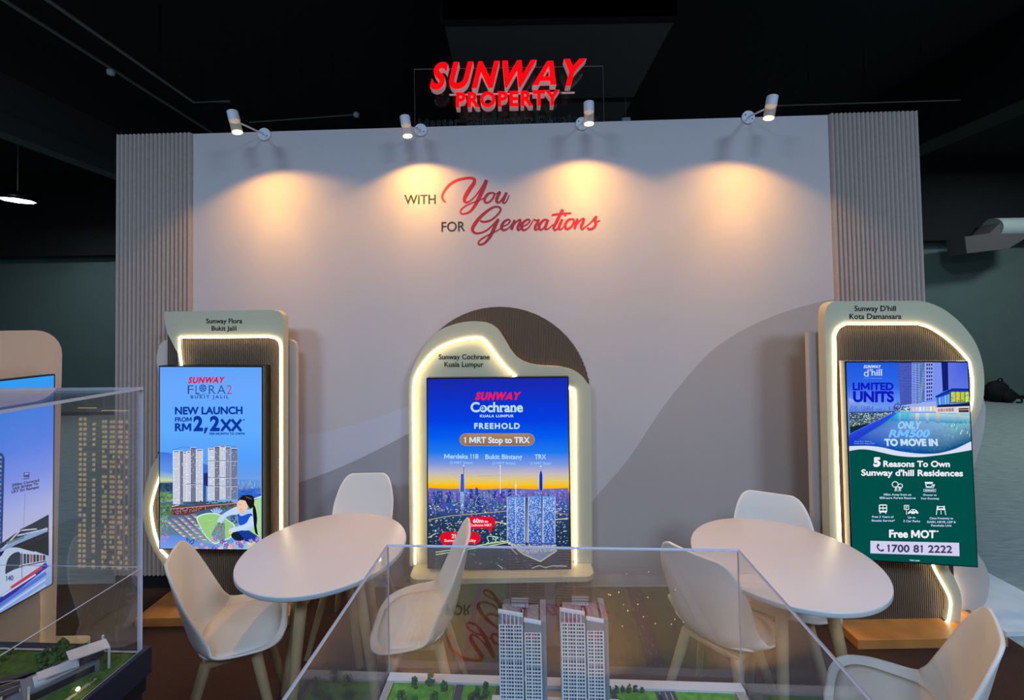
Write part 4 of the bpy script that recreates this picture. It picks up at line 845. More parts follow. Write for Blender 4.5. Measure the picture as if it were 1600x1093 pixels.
    cv.text('ONLY', (632, 672, 884, 744), (150, 204, 250), .03, .22, 0, 0, 2.2); cv.text('RM500', (532, 760, 972, 834), (120, 190, 250), .03, .22, 0, 0, 2.2); cv.text('*', (970, 755, 990, 775), (110, 180, 246)); cv.text('TO MOVE IN', (486, 858, 1056, 926), (196, 226, 255), .03, -.1, 0, 0, 2.4)
    cv.text('Actual Photo Taken on', (166, 876, 352, 886), (170, 200, 250), .004); cv.text('Facility Floor August 2023', (166, 898, 380, 908), (170, 200, 250), .004)
    cv.tf(1310, 700, .17385); w1 = (240, 238, 248); w2 = (196, 208, 244)
    cv.text('5', (314, 85, 372, 158), w1, .03, 0, 0, 0, 4); cv.text('Reasons To Own', (402, 112, 996, 163), w1, .012, 0, 0, 2, 2); cv.text("Sunway d'hill Residences", (204, 190, 1114, 242), w1, .012, 0, 0, 6, 2)
    for cx, cy, r in ((506, 322, 30), (552, 336, 24)): cv.ell(cx, cy, r, r * .95, w1, 0, 16); cv.ell(cx, cy, r - 7, r * .95 - 7, (0, 78, 72), 0, 16)
    for x in (512, 546): cv.line([(x, 345), (x - 6, 382)], 8, w1); cv.line([(x + 8, 345), (x + 10, 382)], 6, w1)
    cv.poly([(772, 300), (846, 300), (836, 352), (784, 352)], w1); cv.poly([(784, 318), (840, 318), (832, 340), (790, 340)], (0, 78, 72)); cv.line([(840, 330), (860, 325), (846, 352)], 8, w1); cv.line([(762, 366), (872, 366), (870, 388), (762, 386)], 4, w2, True); cv.line([(774, 377), (858, 377)], 6, w1)
    for t, b in (('100m Away from an', (402, 404, 650, 422)), ('800-acre Forest Reserve', (367, 434, 690, 452)), ('Grocer at', (757, 408, 878, 424)), ('Your Doorstep', (735, 440, 900, 456)), ('Free 2 Years of', (300, 604, 492, 621)), ('Shuttle Service*', (295, 638, 504, 655)), ('Up to', (620, 610, 688, 626)), ('3 Car Parks', (580, 642, 730, 660)), ('Close Proximity to', (815, 617, 1026, 634)), ('DASH, NKVE, LDP &', (794, 650, 1050, 668)), ('Penchala Link', (830, 682, 1014, 699))): cv.text(t, b, w2, .004, 0, 0, 1, .8)
    cv.pill(360, 502, 434, 574, w1, 12); cv.many([([(a, b), (a + 26, b), (a + 26, b + 18), (a, b + 18)], (0, 78, 72)) for a in (369, 400) for b in (512, 540)]); cv.line([(376, 574), (370, 584)], 7, w1); cv.line([(418, 574), (424, 584)], 7, w1)
    cv.line([(588, 510), (628, 510), (628, 546), (588, 546)], 6, w1, True); cv.text('P', (600, 517, 618, 540), w1, .01); cv.line([(608, 546), (608, 592)], 6, w1)
    cv.poly(smooth_path([(622, 575), (640, 556), (660, 545), (688, 548), (708, 566), (710, 584), (626, 586)], 4, True), w1); cv.cells([(645, 552), (690, 552), (690, 564), (640, 564)], 1, 2, lambda r, c: (0, 78, 72), .8, .8); cv.ell(644, 586, 9, 9, (0, 78, 72), 0, 12); cv.ell(690, 586, 9, 9, (0, 78, 72), 0, 12)
    cv.line([(885, 515), (876, 594)], 7, w1); cv.line([(946, 515), (960, 594)], 7, w1); cv.poly([(890, 518), (942, 518), (952, 552), (882, 552)], w1); cv.poly([(896, 526), (936, 526), (942, 538), (892, 538)], (0, 78, 72)); cv.line([(918, 560), (918, 590)], 6, w1)
    cv.text('Free MOT', (454, 732, 868, 796), w1, .014, 0, 0, 6, 2.6); cv.text('*', (876, 738, 896, 756), w1, 0, 0, 0, 0, 2)
    cv.poly([(284, 828), (1080, 846), (1084, 966), (284, 940)], (212, 206, 238)); nv = (60, 64, 96)
    cv.text('1700 81 2222', (436, 864, 1016, 926), nv, .01, 0, .02, 10, 2.6)
    cv.line(smooth_path([(352, 862), (346, 882), (358, 904), (380, 918), (400, 914)], 5), 13, nv); cv.ell(355, 866, 10, 12, nv, -.5); cv.ell(396, 912, 12, 9, nv, .3)
    cv.text('*T&C Apply', (634, 998, 728, 1008), (190, 206, 226), .008, 0, 0, 2, 1)

def train(cv, q):
    cv.tf(0, 0, 1)
    cv.grad(q, [(0, (50, 156, 236)), (.12, (70, 140, 248)), (.3, (96, 142, 255)), (.45, (140, 160, 255)), (.6, (190, 196, 250)), (.75, (214, 208, 240)), (1, (150, 180, 240))])
    cv.poly([(-60, 690), (4, 708), (7, 715), (2, 900), (-60, 930)], (40, 60, 130)); cv.cells([(-60, 690), (5, 712), (2, 890), (-60, 920)], 26, 6, lambda r, c: jit((110, 150, 230), 40), .6, .5)
    cv.tf(0, 740, .183)
    cv.poly([(-500, 760), (0, 600), (170, 480), (415, 345), (415, 700), (300, 660), (0, 780), (-500, 900)], (46, 44, 52))
    cv.poly([(0, 640), (120, 560), (400, 455), (408, 490), (140, 600), (0, 680)], (150, 180, 226)); cv.line([(20, 640), (170, 482), (310, 470)], 12, (206, 214, 236)); cv.line([(60, 590), (200, 540)], 20, (110, 146, 130)); cv.line([(170, 480), (408, 360)], 9, (30, 28, 36))
    for x in range(150, 400, 26): cv.line([(x, 560 - x * .22), (x + 20, 552 - x * .22)], 12, jit((210, 220, 240), 24))
    cv.poly([(-500, 900), (0, 760), (300, 700), (390, 690), (390, 1000), (0, 1330), (-500, 1600)], (110, 150, 236)); cv.poly([(0, 900), (390, 800), (390, 985), (0, 1230)], (150, 186, 250))
    cv.poly(smooth_path([(-60, 720), (60, 640), (140, 628), (230, 650), (390, 690)], 4) + [(392, 770), (380, 830), (200, 900), (0, 1040), (-60, 1080)], (206, 222, 250)); cv.poly([(-60, 690), (40, 652), (10, 700), (-60, 740)], (24, 24, 110))
    cv.poly(smooth_path([(46, 850), (60, 740), (110, 680), (170, 672), (170, 780), (110, 810)], 4, True), (50, 66, 80)); cv.cells([(170, 672), (390, 690), (388, 740), (170, 784)], 1, 8, lambda r, c: jit((56, 70, 70) if c % 3 else (170, 110, 130), 14), .8, .85); cv.line([(186, 668), (186, 890)], 5, (90, 110, 160))
    cv.line([(46, 850), (110, 815), (200, 785), (390, 745)], 9, (70, 40, 84)); cv.text('140', (50, 872, 112, 912), (84, 104, 150), .01, 0, 0, -6, 2)
    for a, b, c, w_ in (((0, 1085), (390, 780), (40, 50, 170), 44), ((100, 970), (350, 800), (214, 60, 90), 26), ((0, 1120), (385, 850), (90, 130, 236), 30), ((0, 1160), (385, 900), (220, 230, 255), 12), ((20, 1040), (300, 860), (236, 224, 240), 14), ((0, 1210), (385, 950), (200, 220, 255), 12)): cv.line([a, b], w_, c)
    cv.tf(0, 560, .183); ink = (70, 74, 120)
    cv.pill(200, 970, 250, 1012, ink, 8); cv.poly([(208, 978), (242, 974), (242, 990), (208, 992)], (170, 180, 252)); cv.line([(196, 1028), (250, 1020)], 7, ink)
    for t, b in (('200m Covered', (102, 1070, 332, 1090)), ('Link Bridge To', (108, 1098, 324, 1118)), ('LRT Sri Rampai', (98, 1128, 330, 1148))): cv.text(t, b, ink, .01, 0, .04, -44, 2)
    cv.line([(214, 1150), (200, 1440)], 3, (120, 126, 190))

screen('bright screen with a sky-blue tower advert on the left stand', on_y(2.50), (0, -1, 0), [(250, 573), (409, 573.5), (409, 858), (250, 856)], .078, flora)
screen('large screen with a deep-blue city skyline advert on the centre stand', on_y(2.68), (0, -1, 0), [(668, 592), (887, 590), (891, 890), (669.5, 886)], .055, cochrane)
mT = -.135; PT = on_y(2.25 - mT * 2.1, mT)
screen('screen with a pool picture over a green panel on the right stand', PT, (mT, -1, 0), [(1322, 566), (1511, 566), (1526, 884), (1332, 872)], .045, dhill, 'tv_gold_lit')
def xcorner(y, z): 
    v = Vector((-2.33, y, z)) - EYE; return (800 + F * v.dot(RI) / v.dot(FW), PY - F * v.dot(UP) / v.dot(FW))
screen('screen with a train picture on the sideways stand at the far left', on_x(-2.33), (1, 0, 0), [xcorner(1.55, 1.50), xcorner(2.155, 1.50), xcorner(2.155, .46), xcorner(1.55, .46)], .04, train)
# ------------------------------------------------------------------ chairs
def make_chair():
    t = thing('tub_chair', '', 'chair'); nu = 18
    #       y      z     half   rise of the sides
    prof = [(-.198, .428, .05, .0), (-.194, .432, .105, .002), (-.184, .432, .148, .006), (-.166, .429, .18, .013), (-.135, .421, .202, .026), (-.09, .411, .213, .042), (-.03, .405, .216, .053), (.03, .405, .212, .06), (.08, .416, .203, .068), (.117, .444, .191, .076), (.141, .485, .183, .075), (.157, .54, .18, .067), (.172, .60, .18, .056), (.185, .66, .178, .044), (.197, .72, .166, .032), (.206, .765, .15, .022), (.213, .80, .128, .012), (.217, .817, .098, .005)]
    pr = smooth_path(prof, 3); P = []
    for i, (y, z, hw, c) in enumerate(pr):
        a, b = pr[max(i - 1, 0)], pr[min(i + 1, len(pr) - 1)]; dy, dz = b[0] - a[0], b[1] - a[1]; l = math.hypot(dy, dz) or 1; ny, nz = -dz / l, dy / l
        row = []
        for j in range(nu + 1):
            u = -1 + 2 * j / nu; k = abs(u) ** 2.6 * c * 1.15; x = u * hw
            row.append(Vector((x, y + ny * k, z + nz * k)))
        P.append(row)
    vs = [v for r in P for v in r]; fs = [(i * (nu + 1) + j, i * (nu + 1) + j + 1, (i + 1) * (nu + 1) + j + 1, (i + 1) * (nu + 1) + j) for i in range(len(P) - 1) for j in range(nu)]
    mb = MB(); mb.add(vs, fs, 0, True); o = mb.build('seat_shell', M['white'], t)
    sm = o.modifiers.new('thick', 'SOLIDIFY'); sm.thickness = .011; sm.offset = 0; sd = o.modifiers.new('round', 'SUBSURF'); sd.levels = 1; sd.render_levels = 1
    # cushion lying in the seat: rounded plan, domed top
    mb = MB(); nr, na = 7, 40; rings = []
    def seat_z(x, y):
        for (y0, z0, h0, c0), (y1, z1, h1, c1) in zip(pr, pr[1:]):
            if y0 <= y <= y1 and y1 > y0:
                q = (y - y0) / (y1 - y0); h = h0 + (h1 - h0) * q; return z0 + (z1 - z0) * q + abs(x / h) ** 2.6 * (c0 + (c1 - c0) * q) * 1.15
        return .43
    for i in range(nr):
        q = i / (nr - 1); row = []
        for k in range(na):
            an = 2 * PI * k / na; ca, sa = math.cos(an), math.sin(an); e = 2 / 3.4
            x = math.copysign(abs(ca) ** e, ca) * .176 * q; y = math.copysign(abs(sa) ** e, sa) * .144 * q - .03
            x *= 1 - .10 * max(0, -(y + .03) / .144) ** 2
            row.append((x, y, seat_z(x, y) + .009 + .026 * (1 - q ** 4)))
        rings.append(row)
    rings.append([(x, y, z - .012) for x, y, z in rings[-1]])
    vs = [v for r in rings for v in r]; mb.add(vs, [(i * na + j, i * na + (j + 1) % na, (i + 1) * na + (j + 1) % na, (i + 1) * na + j) for i in range(len(rings) - 1) for j in range(na)], 0, True)
    mb.build('seat_pad', M['pad'], t, weld=True)
    MB().box((-.12, -.1, .385), (.12, .09, .408)).build('seat_support', M['beech'], t, bevel=.006)
    for sx in (-1, 1):
        for y0, y1 in ((-.085, -.185), (.08, .19)):
            MB().cyl((sx * .1, y0, .40), (sx * .19, y1, 0), .0215, .0135, n=18).build('leg', M['beech'], t, bevel=.002)
    return t
chair = make_chair(); first = True
def place(x, y, dx, dy, label, z=0):
    global first
    c = chair if first else copy_tree(chair); first = False
    c.location = (x, y, z); c.rotation_euler = (0, 0, math.atan2(dy, dx) + PI / 2); c['label'] = label; c['group'] = 'white tub chairs around the two tables'
place(-1.205, 1.835, .9, .43, 'white tub chair in front of the left stand, back towards the sideways stand')
place(-.905, 2.42, .0, -1, 'white tub chair against the wall behind the left table')
place(-.42, 1.885, -.995, -.1, 'white tub chair seen side-on in front of the centre screen')
place(.85, 1.82, .76, .65, 'white tub chair turned away, half behind the clear case, at the right table')
place(1.235, 2.04, -.45, -.9, 'white tub chair behind the right table, against the taupe wall curve')
place(1.235, 1.395, -.75, .66, 'white tub chair in the right foreground below the right stand')

# ------------------------------------------------------------------ tables
def make_table(angles):
    t = thing('round_table', '', 'table')
    MB().lathe([(0, .73), (.345, .73), (.349, .7285), (.35, .727)], n=96).build('tabletop', M['top'], t)
    MB().lathe([(.35, .727), (.35, .712), (.346, .708), (0, .708)], n=96).build('edge_band', M['edge'], t)
    MB().lathe([(0, .708), (.17, .708), (.17, .692), (0, .692)], n=24).build('under_frame', M['tv'], t)
    for a in angles:
        a = math.radians(a); MB().cyl((.14 * math.cos(a), .14 * math.sin(a), .70), (.26 * math.cos(a), .26 * math.sin(a), 0), .024, .017, n=20).build('leg', M['beech'], t)
    return t
tb = make_table((-102, -12, 78, 158)); tb.location = (-.856, 1.934, 0); put(tb, 'round white table on pale legs, left of the centre stand', 'table', 'round white tables')
t2 = make_table((236, 326, 92)); t2.location = (1.110, 1.799, 0); put(t2, 'round white table on pale legs, right of the clear case', 'table', 'round white tables')

# ------------------------------------------------------------------ model cases
class Fr:                                               # a level frame: a along the back edge, b towards the viewer, c up
    def __init__(s, o, ex): s.o = Vector(o); s.ex = Vector(ex).normalized(); s.ey = Vector((s.ex.y, -s.ex.x, 0)) * (1 if ex[0] > 0 else -1)
    def __call__(s, a, b, c=0): return s.o + s.ex * a + s.ey * b + Vector((0, 0, c))
    def box(s, mb, a0, b0, c0, a1, b1, c1, m=0): return mb.obox(s(a0, b0, c0), s.ex * (a1 - a0), s.ey * (b1 - b0), (0, 0, c1 - c0), m)
def acrylic_case(label, fr, L, W, z0, z1, th=.0045, seam=None):
    t = thing('acrylic_case', label, 'display case', fr(L / 2, W / 2, z0))
    def pane(nm, *q):
        mb = MB(); a0, b0, c0, a1, b1, c1 = q; v = (a1 - a0, b1 - b0, c1 - c0); k = min(range(3), key=lambda i: v[i])
        A = [fr(*p) for p in ([(a0, b0, c0), (a1, b0, c0), (a1, b1, c0), (a0, b1, c0)] if k == 2 else [(a0, b0, c0), (a1, b0, c0), (a1, b0, c1), (a0, b0, c1)] if k == 1 else [(a0, b0, c0), (a0, b1, c0), (a0, b1, c1), (a0, b0, c1)])]
        d = [fr.ex * v[0], fr.ey * v[1], Vector((0, 0, v[2]))][k]; mb.slab(A, d, 0, 1); mb.m[1] = 2; mb.build(nm, [M['glass'], M['glass_edge'], M['clear']], t)
    bands = [(z0, z1 - th)] if seam is None else [(z0, seam - .001), (seam + .001, z1 - th)]
    for a, b in bands:
        pane('side_pane', th, 0, a, L - th, th, b); pane('side_pane', th, W - th, a, L - th, W, b); pane('side_pane', 0, 0, a, th, W, b); pane('side_pane', L - th, 0, a, L, W, b)
    pane('top_pane', 0, 0, z1 - th, L, W, z1); return t
def tree_mesh(seed):
    g = random.Random(seed); mb = MB()
    for k in range(15):
        z = g.uniform(.012, .036); r = .0125 * math.sqrt(max(.08, 1 - ((z - .021) / .018) ** 2)); an = g.uniform(0, 2 * PI); q = r * g.uniform(.2, .8)
        mb.blob((q * math.cos(an), q * math.sin(an), z), (g.uniform(.0035, .006),) * 2 + (g.uniform(.003, .005),), seed * 31 + k, 0, 4, 6, .4)
    mb.cyl((0, 0, 0), (0, 0, .012), .0016, n=6, m=1); return mb.mesh('model_tree', [M['tree'], M['beech']])
TREES = [tree_mesh(s) for s in range(5)]
def tree(parent, p, s):
    o = link('tree', rnd.choice(TREES), parent); o.location = p - root_loc(parent); s *= .72; o.scale = (s, s, s * rnd.uniform(.9, 1.3)); o.rotation_euler.z = rnd.random() * 6
def ribbon(fr, pts, w, c, mb, m=0):
    p = smooth_path(pts, 5)
    for i in range(len(p) - 1):
        a, b = p[i], p[i + 1]; dx, dy = b[0] - a[0], b[1] - a[1]; l = math.hypot(dx, dy); nx, ny = -dy / l * w / 2, dx / l * w / 2
        mb.add([fr(a[0] + nx, a[1] + ny, c), fr(b[0] + nx, b[1] + ny, c), fr(b[0] - nx, b[1] - ny, c), fr(a[0] - nx, a[1] - ny, c)], [(0, 1, 2, 3)], m)

# centre case
fc = Fr((-.355, 1.181, 0), (.938, -.055, 0)); L, W, ZG = .94, .78, .776
pl = thing('model_plinth', 'white plinth under the central clear case', 'plinth', fc(L / 2, W / 2, 0))
mb = MB(); fc.box(mb, -.0, -.0, 0, L, W, ZG - .006); mb.build('plinth_body', M['paint'], pl)
mb = MB(); fc.box(mb, .03, .03, 0, L - .03, W + .002, .06); mb.build('kick_board', M['skirt'], pl)
acrylic_case('clear acrylic case over the twin tower model in the centre foreground', fc, L, W, ZG - .006, 1.12)
md = thing('scale_model', 'property model with two grey towers and green lawns in the central case', 'model', fc(L / 2, W / 2, ZG), )
mb = MB()
fc.box(mb, .008, .008, ZG - .006, L - .008, W - .008, ZG - .003, 1)
fc.box(mb, .008, .008, ZG - .003, L - .008, .034, ZG + .006)
mb.build('base_board', [M['paint'], M['kerb']], md)
mb = MB()
for a0, b0, a1, b1, m in ((.03, .036, .19, .5, 0), (.215, .036, .30, .5, 0), (.32, .036, .40, .5, 0), (.56, .036, .71, .42, 0), (.745, .036, .90, .4, 0), (.03, .52, .9, .76, 1)): fc.box(mb, a0, b0, ZG - .003, a1, b1, ZG + .002, m)
mb.build('lawn', [M['grass'], M['grass_dark']], md)
for p_, w_ in (([(.205, .036), (.2, .3), (.21, .51)], .02), ([(.31, .036), (.306, .25), (.3, .51)], .018), ([(.73, .036), (.74, .25), (.75, .5)], .05), ([(.03, .51), (.5, .5), (.9, .49)], .03), ([(.60, .036), (.6, .2), (.56, .42)], .014)):
    mb = MB(); ribbon(fc, p_, w_, ZG + .0025, mb); mb.build('road', M['road'], md)
for a0, a1 in ((.012, .028), (.905, .925)): mb = MB(); fc.box(mb, a0, .036, ZG - .003, a1, .76, ZG + .006); mb.build('kerb', M['kerb'], md)
for k in range(9):
    for a in (.716, .73, .744):
        mb = MB(); ribbon(fc, [(a + .0005 * k, .04 + k * .045), (a + .001 + .0005 * k, .06 + k * .045)], .0015, ZG + .0032, mb); mb.build('road_marking', M['paint'], md)
for k in range(14):
    mb = MB(); a = .712 + .013 * (k % 4) + .01 * (k // 4) * .3; b = .05 + .026 * k + .006 * (k % 3); fc.box(mb, a, b, ZG + .0025, a + .006, b + .013, ZG + .006); fc.box(mb, a + .0006, b + .003, ZG + .006, a + .0054, b + .010, ZG + .009, 1)
    mb.build('model_car', [M['paint'] if k % 3 else M['navy'], M['mglass']], md)
for a, b, s in [(.13, .05, 1.4), (.09, .06, 1.1), (.17, .07, 1.2), (.15, .10, 1.3), (.11, .12, 1.2), (.07, .1, 1.5)] + [(.235 + rnd.uniform(-.012, .055), .05 + rnd.uniform(0, .12), rnd.uniform(1, 1.6)) for _ in range(14)] + [(.33, .05, 1.0), (.335, .09, 1.1), (.345, .13, 1.0), (.38, .06, 1.2), (.375, .1, 1.2)] + [(.575 + .016 * k, .05, rnd.uniform(.6, .85)) for k in range(7)] + [(.62 + .018 * k, .12 + .05 * (k % 3), 1.0) for k in range(6)] + [(.555, .06, 1.1), (.56, .1, 1.2), (.77, .2, 1.1), (.82, .16, 1.2), (.86, .24, 1.1), (.79, .3, 1.2)]:
    tree(md, fc(a, b, ZG + .002), s)
for k in range(16):                                     # lit posts along the model's roads
    a, b = .60 + .3 * rnd.random(), .14 + .3 * rnd.random(); mb = MB(); mb.cyl(fc(a, b, ZG), fc(a, b, ZG + .03), .0008, n=6); mb.blob(fc(a, b, ZG + .031), (.0016, .0016, .002), k, 1, 4, 6, 0); mb.build('street_lamp', [M['mgrey'], M['spark']], md)
def tower(fr, a, b, z, nm, red):
    """one residential tower of the model: two offset slabs with gridded fronts"""
    core, slabs, mull, crown = MB(), MB(), MB(), MB(); Hh = .29
    for a0, b0, a1, b1, h in ((0, 0, .05, .05, Hh + .012), (.057, -.024, .091, .05, Hh - .004), (.091, -.03, .104, .046, Hh + .014)):
        fr.box(core, a + a0, b + b0, z, a + a1, b + b1, z + h - .024, 1 if a0 > .08 else 0)
        if a0 > .08: continue
        n = 34
        for k in range(n + 1):
            zz = z + (h - .028) * k / n; w_ = .0016 if k % 12 else .007
            fr.box(slabs, a + a0 - .0015, b + b0 - .0015, zz, a + a1 + .0015, b + b1 + .0025, zz + w_, 0 if k % 12 else 1)
        m_ = 8 if a0 == 0 else 5
        for k in range(m_ + 1):
            x = a + a0 - .001 + (a1 - a0) * k / m_; wd_ = .0028 if k in (0, m_) or k in (2, 5) else .0013
            fr.box(mull, x, b + b1, z, x + wd_, b + b1 + .003, z + h - .028)
        for k in range(6): fr.box(mull, a + a0 - .002, b + b0 + (b1 - b0) * k / 6, z, a + a0, b + b0 + (b1 - b0) * k / 6 + .0014, z + h - .028)
        up = .002 if a0 == 0 else .0
        crown.slab([fr(a + a0 - .001, b + b1 - .002, z + h - .026), fr(a + a1 + .001, b + b1 - .002, z + h - .026), fr(a + a1 + .001, b + b1 - .002, z + h - .006), fr(a + a0 - .001, b + b1 - .002, z + h + up)], fr.ey * .004, 1)
        crown.slab([fr(a + a0 - .002, b + b1 - .003, z + h + up - .002), fr(a + a1 + .002, b + b1 - .003, z + h - .008), fr(a + a1 + .002, b + b1 - .003, z + h - .003), fr(a + a0 - .002, b + b1 - .003, z + h + up + .003)], fr.ey * .007, 0)
        fr.box(crown, a + a0 + .004, b + b0 + .004, z + h - .024, a + a1 - .004, b + b1 - .012, z + h - .012, 1)
        if a0 == 0:
            for k in range(5): fr.box(crown, a + .006 + .009 * k, b + b1 + .002, z + h - .028, a + .008 + .009 * k, b + b1 + .003, z + h)
    tw = core.build('tower', [M['mglass'], M['mgrey']], md)
    slabs.build('floor_slab', [M['mwhite'], M['mgrey']], tw); mull.build('facade_grid', M['mwhite'], tw); crown.build('roof_crown', [M['mwhite'], M['mgrey']], tw)
    mb = MB()                                           # name board standing on the roof
    o = fr(a + .03, b + .03, z + Hh - .0); fr.box(mb, a + .026, b + .02, z + Hh + .004, a + .064, b + .022, z + Hh + .012); 
    for k in range(2): fr.box(mb, a + .026, b + .02, z + Hh + .016 + .006 * k, a + .064, b + .022, z + Hh + .019 + .006 * k)
    for q in (.03, .06): fr.box(mb, a + q, b + .021, z + Hh - .03, a + q + .0012, b + .022, z + Hh + .02)
    mb.build('name_board', M['mgrey'], tw)
    V, Fs = layout(nm, .01, 0, .05); mb = MB(); mb.add([fr(a + .026 + p[0] * .038, b + .0226, z + Hh + .0055 + p[1] * .0055) for p in V], Fs); mb.build('board_lettering', M['paint'], tw)
    mb = MB()
    fr.box(mb, a + .058, b + .05, z + Hh - .036, a + .084, b + .052, z + Hh - .034); fr.box(mb, a + .058, b + .05, z + Hh - .045, a + .084, b + .0515, z + Hh - .042)
    mb.build('red_trim', M['red_paint'], tw)
    V, Fs = layout('SUNWAY', .03, .25, .08); mb = MB(); mb.add([fr(a + .005 + p[0] * .038, b + .0525, z + Hh - .011 + p[1] * .009) for p in V], Fs); mb.build('roof_lettering', M['red_paint'], tw)
M['red_paint'] = mat('model_red_paint', (176, 40, 46), .5)
tower(fc, .327, .15, ZG, 'TOWER B', 0); tower(fc, .4655, .14, ZG, 'TOWER A', 1)
mb = MB(); fc.box(mb, .30, .09, ZG, .60, .28, ZG + .018); fc.box(mb, .295, .085, ZG + .018, .605, .285, ZG + .021, 1); mb.build('podium', [M['mgrey'], M['mwhite']], md)

# left case
fl_ = Fr((-1.106, 1.271, 0), (-1, .055, 0)); fl_.ey = Vector((-.055, -1, 0)).normalized(); L, W, ZG = 1.15, .95, .775
pl = thing('model_plinth', 'navy plinth with a stepped rim under the left clear case', 'plinth', fl_(L / 2, W / 2, 0))
mb = MB(); fl_.box(mb, 0, .0, 0, L, W, .70); mb.build('plinth_body', M['navy'], pl)
mb = MB(); r_ = .015
for q in ((-r_, -r_, L + r_, 0), (-r_, W, L + r_, W + r_), (-r_, 0, 0, W), (L, 0, L + r_, W)): mb = MB(); fl_.box(mb, q[0], q[1], .705, q[2], q[3], .782); mb.build('rim', M['navy'], pl)
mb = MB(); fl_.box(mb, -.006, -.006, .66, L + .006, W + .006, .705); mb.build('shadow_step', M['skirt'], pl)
ac = acrylic_case('clear acrylic case over the station model at the left edge', fl_, L, W, .777, 1.551, .008)
for a, b in (((.004, .0), (L, .0)), ((-.0005, .004), (-.0005, W))):   # thin joint line round the case
    MB().tube([fl_(a[0], a[1], 1.02), fl_(b[0], b[1], 1.02)], .0011, 6).build('joint_line', M['glass_edge'], ac)
md = thing('scale_model', 'railway station model with lit towers and lawns in the left case', 'model', fl_(L / 2, W / 2, .70))
mb = MB(); fl_.box(mb, .01, .01, .702, L - .01, W - .01, ZG - .002); mb.build('base_board', M['mgrey'], md)
mb = MB()
for a0, b0, a1, b1, m in ((.012, .012, .14, .9, 0), (.2, .012, 1.1, .14, 0), (.14, .34, .34, .7, 1), (.5, .5, 1.1, .9, 1)): fl_.box(mb, a0, b0, ZG - .002, a1, b1, ZG + .002, m)
mb.build('lawn', [M['grass_dark'], M['grass_dark']], md)
for off in (0, .05, .1): mb = MB(); ribbon(fl_, [(.12 + off * .4, .02 + off * .5), (.22 + off, .14), (.36 + off, .30), (.6 + off, .52)], .034, ZG + .0035, mb); mb.build('road', M['road'], md)
for off in (.02, .07, .12): mb = MB(); ribbon(fl_, [(.13 + off * .4, .04 + off * .5), (.22 + off, .15), (.36 + off, .31), (.6 + off, .53)], .003, ZG + .005, mb); mb.build('kerb', M['kerb'], md)
mb = MB(); ribbon(fl_, [(.035, .1), (.05, .2), (.12, .3), (.2, .42)], .012, ZG + .004, mb)
mb.build('kerb', M['kerb'], md)
for k in range(5):
    mb = MB(); a, b = .14 + .035 * k, .10 + .036 * k; fl_.box(mb, a, b, ZG + .004, a + .02, b + .012, ZG + .012); fl_.box(mb, a + .003, b + .001, ZG + .012, a + .016, b + .011, ZG + .016, 1); mb.build('model_car', [M['paint'], M['mglass']], md)
# station building with slanted roofs
stn = MB(); o, ux = (.085, .10), (.6, .8)
def so(mb, u0, v0, c0, u1, v1, c1, m=0, tilt=0):
    d = Vector((-.42, -.0, 0)); A = fl_.ex * .55 + fl_.ey * .83; B = fl_.ex * .83 - fl_.ey * .55
    mb.obox(fl_(o[0], o[1], 0) + A * u0 + B * v0 + Vector((0, 0, ZG + c0)), A * (u1 - u0) + Vector((0, 0, tilt)), B * (v1 - v0), (0, 0, c1 - c0), m)
so(stn, -.04, -.01, 0, .1, .07, .03, 1); so(stn, -.03, 0, .03, .08, .05, .036, 0)
st_o = stn.build('station_hall', [M['paint'], M['mgrey']], md)
mb = MB(); so(mb, -.06, -.02, .056, .02, .035, .059, 0, .012); so(mb, .0, -.01, .04, .075, .03, .043, 0, .01); mb.build('slanted_roof', M['paint'], st_o)
mb = MB(); so(mb, -.03, -.012, .006, .09, -.0105, .024, 0); so(mb, -.05, -.008, .036, .0, .025, .056, 0, .0); mb.build('window_band', M['mglass'], st_o)
mb = MB(); so(mb, -.06, .055, .0, -.055, .06, .06); so(mb, .09, -.02, .0, .094, -.016, .05); so(mb, -.06, -.022, .0, -.055, -.018, .056); mb.build('station_post', M['paint'], st_o)
mb = MB()
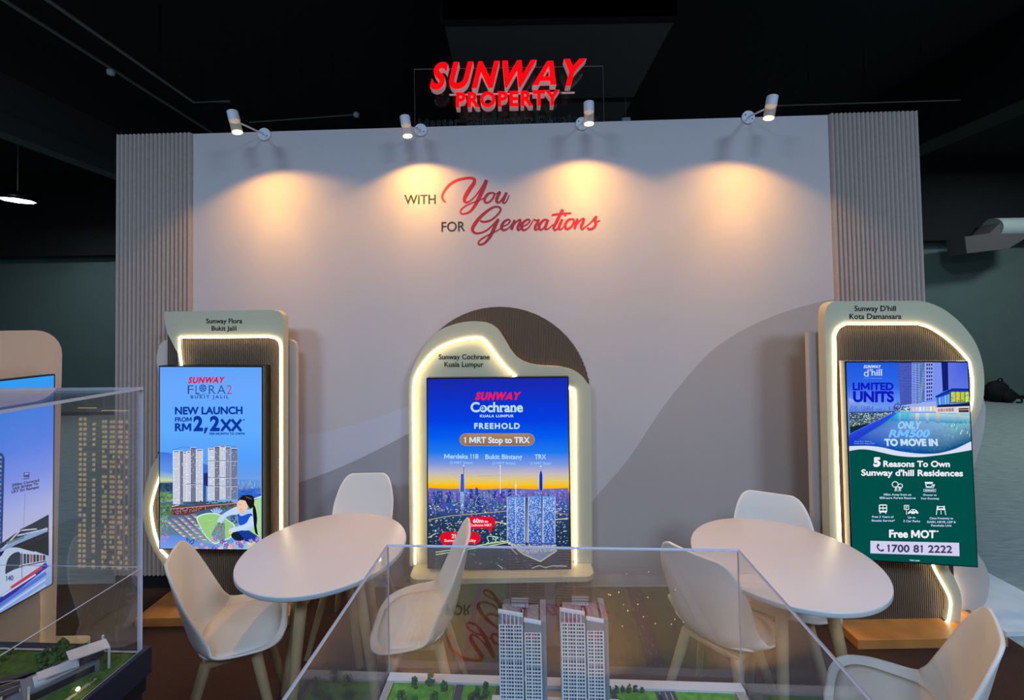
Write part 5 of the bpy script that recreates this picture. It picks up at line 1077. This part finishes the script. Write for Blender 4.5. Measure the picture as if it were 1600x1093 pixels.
for k in range(6): a, b = .19 + .03 * k, .19 + .03 * k; mb.cyl(fl_(a, b, ZG), fl_(a + .035, b + .0, ZG + .03), .0015, n=5); mb.cyl(fl_(a + .035, b, ZG + .03), fl_(a + .03, b + .03, ZG), .0015, n=5)
mb.build('bridge_truss', M['paint'], md)
for a, b, s in [(.19 + rnd.uniform(-.045, .045), .05 + rnd.uniform(-.03, .05), rnd.uniform(1.2, 1.9)) for _ in range(16)] + [(.3 + rnd.uniform(0, .3), .06 + rnd.uniform(-.03, .05), rnd.uniform(.7, 1.2)) for _ in range(12)] + [(.06 + rnd.uniform(-.02, .05), .2 + rnd.uniform(-.06, .3), rnd.uniform(.6, 1.1)) for _ in range(22)] + [(.05, .05, .9), (.035, .08, .8), (.03, .12, .9)]:
    tree(md, fl_(a, b, ZG + .002), s)
for a, b in ((.03, .15), (.118, .222), (.06, .24), (.15, .33), (.07, .42)):
    mb = MB(); mb.cyl(fl_(a, b, ZG), fl_(a, b, ZG + .016), .0012, n=6); mb.blob(fl_(a, b, ZG + .018), (.0045, .0045, .0045), 1, 1, 5, 8, 0); mb.build('garden_lamp', [M['mgrey'], M['spark']], md)
for xc, wd_, ncol, topz in ((-1.72, .08, 2, 1.405), (-1.597, .115, 5, 1.395)):     # lit residential towers mirrored in the back pane
    mb = MB(); mb.box((xc - wd_ / 2, .82, ZG), (xc + wd_ / 2, .93, topz)); tw = mb.build('tower', M['mgrey'], md); mb = MB(); lit = MB()
    for r in range(30):
        z = ZG + .02 + r * (topz - ZG - .04) / 30; mb.box((xc - wd_ / 2 - .002, .818, z), (xc + wd_ / 2 + .002, .933, z + .003))
        for c in range(ncol * 2):
            if c % 3 != 2 and rnd.random() < (.93 if ncol == 2 else .75):
                x = xc - wd_ / 2 + wd_ * (c + .3) / (ncol * 2); lit.box((x, .930, z + .005), (x + wd_ / ncol / 2 * .5, .9335, z + .015))
    lit.box((xc - wd_ / 2, .93, topz + .012), (xc + wd_ / 2, .934, topz + .016)); mb.build('floor_slab', M['mwhite'], tw); lit.build('lit_window', M['win_lit'], tw)
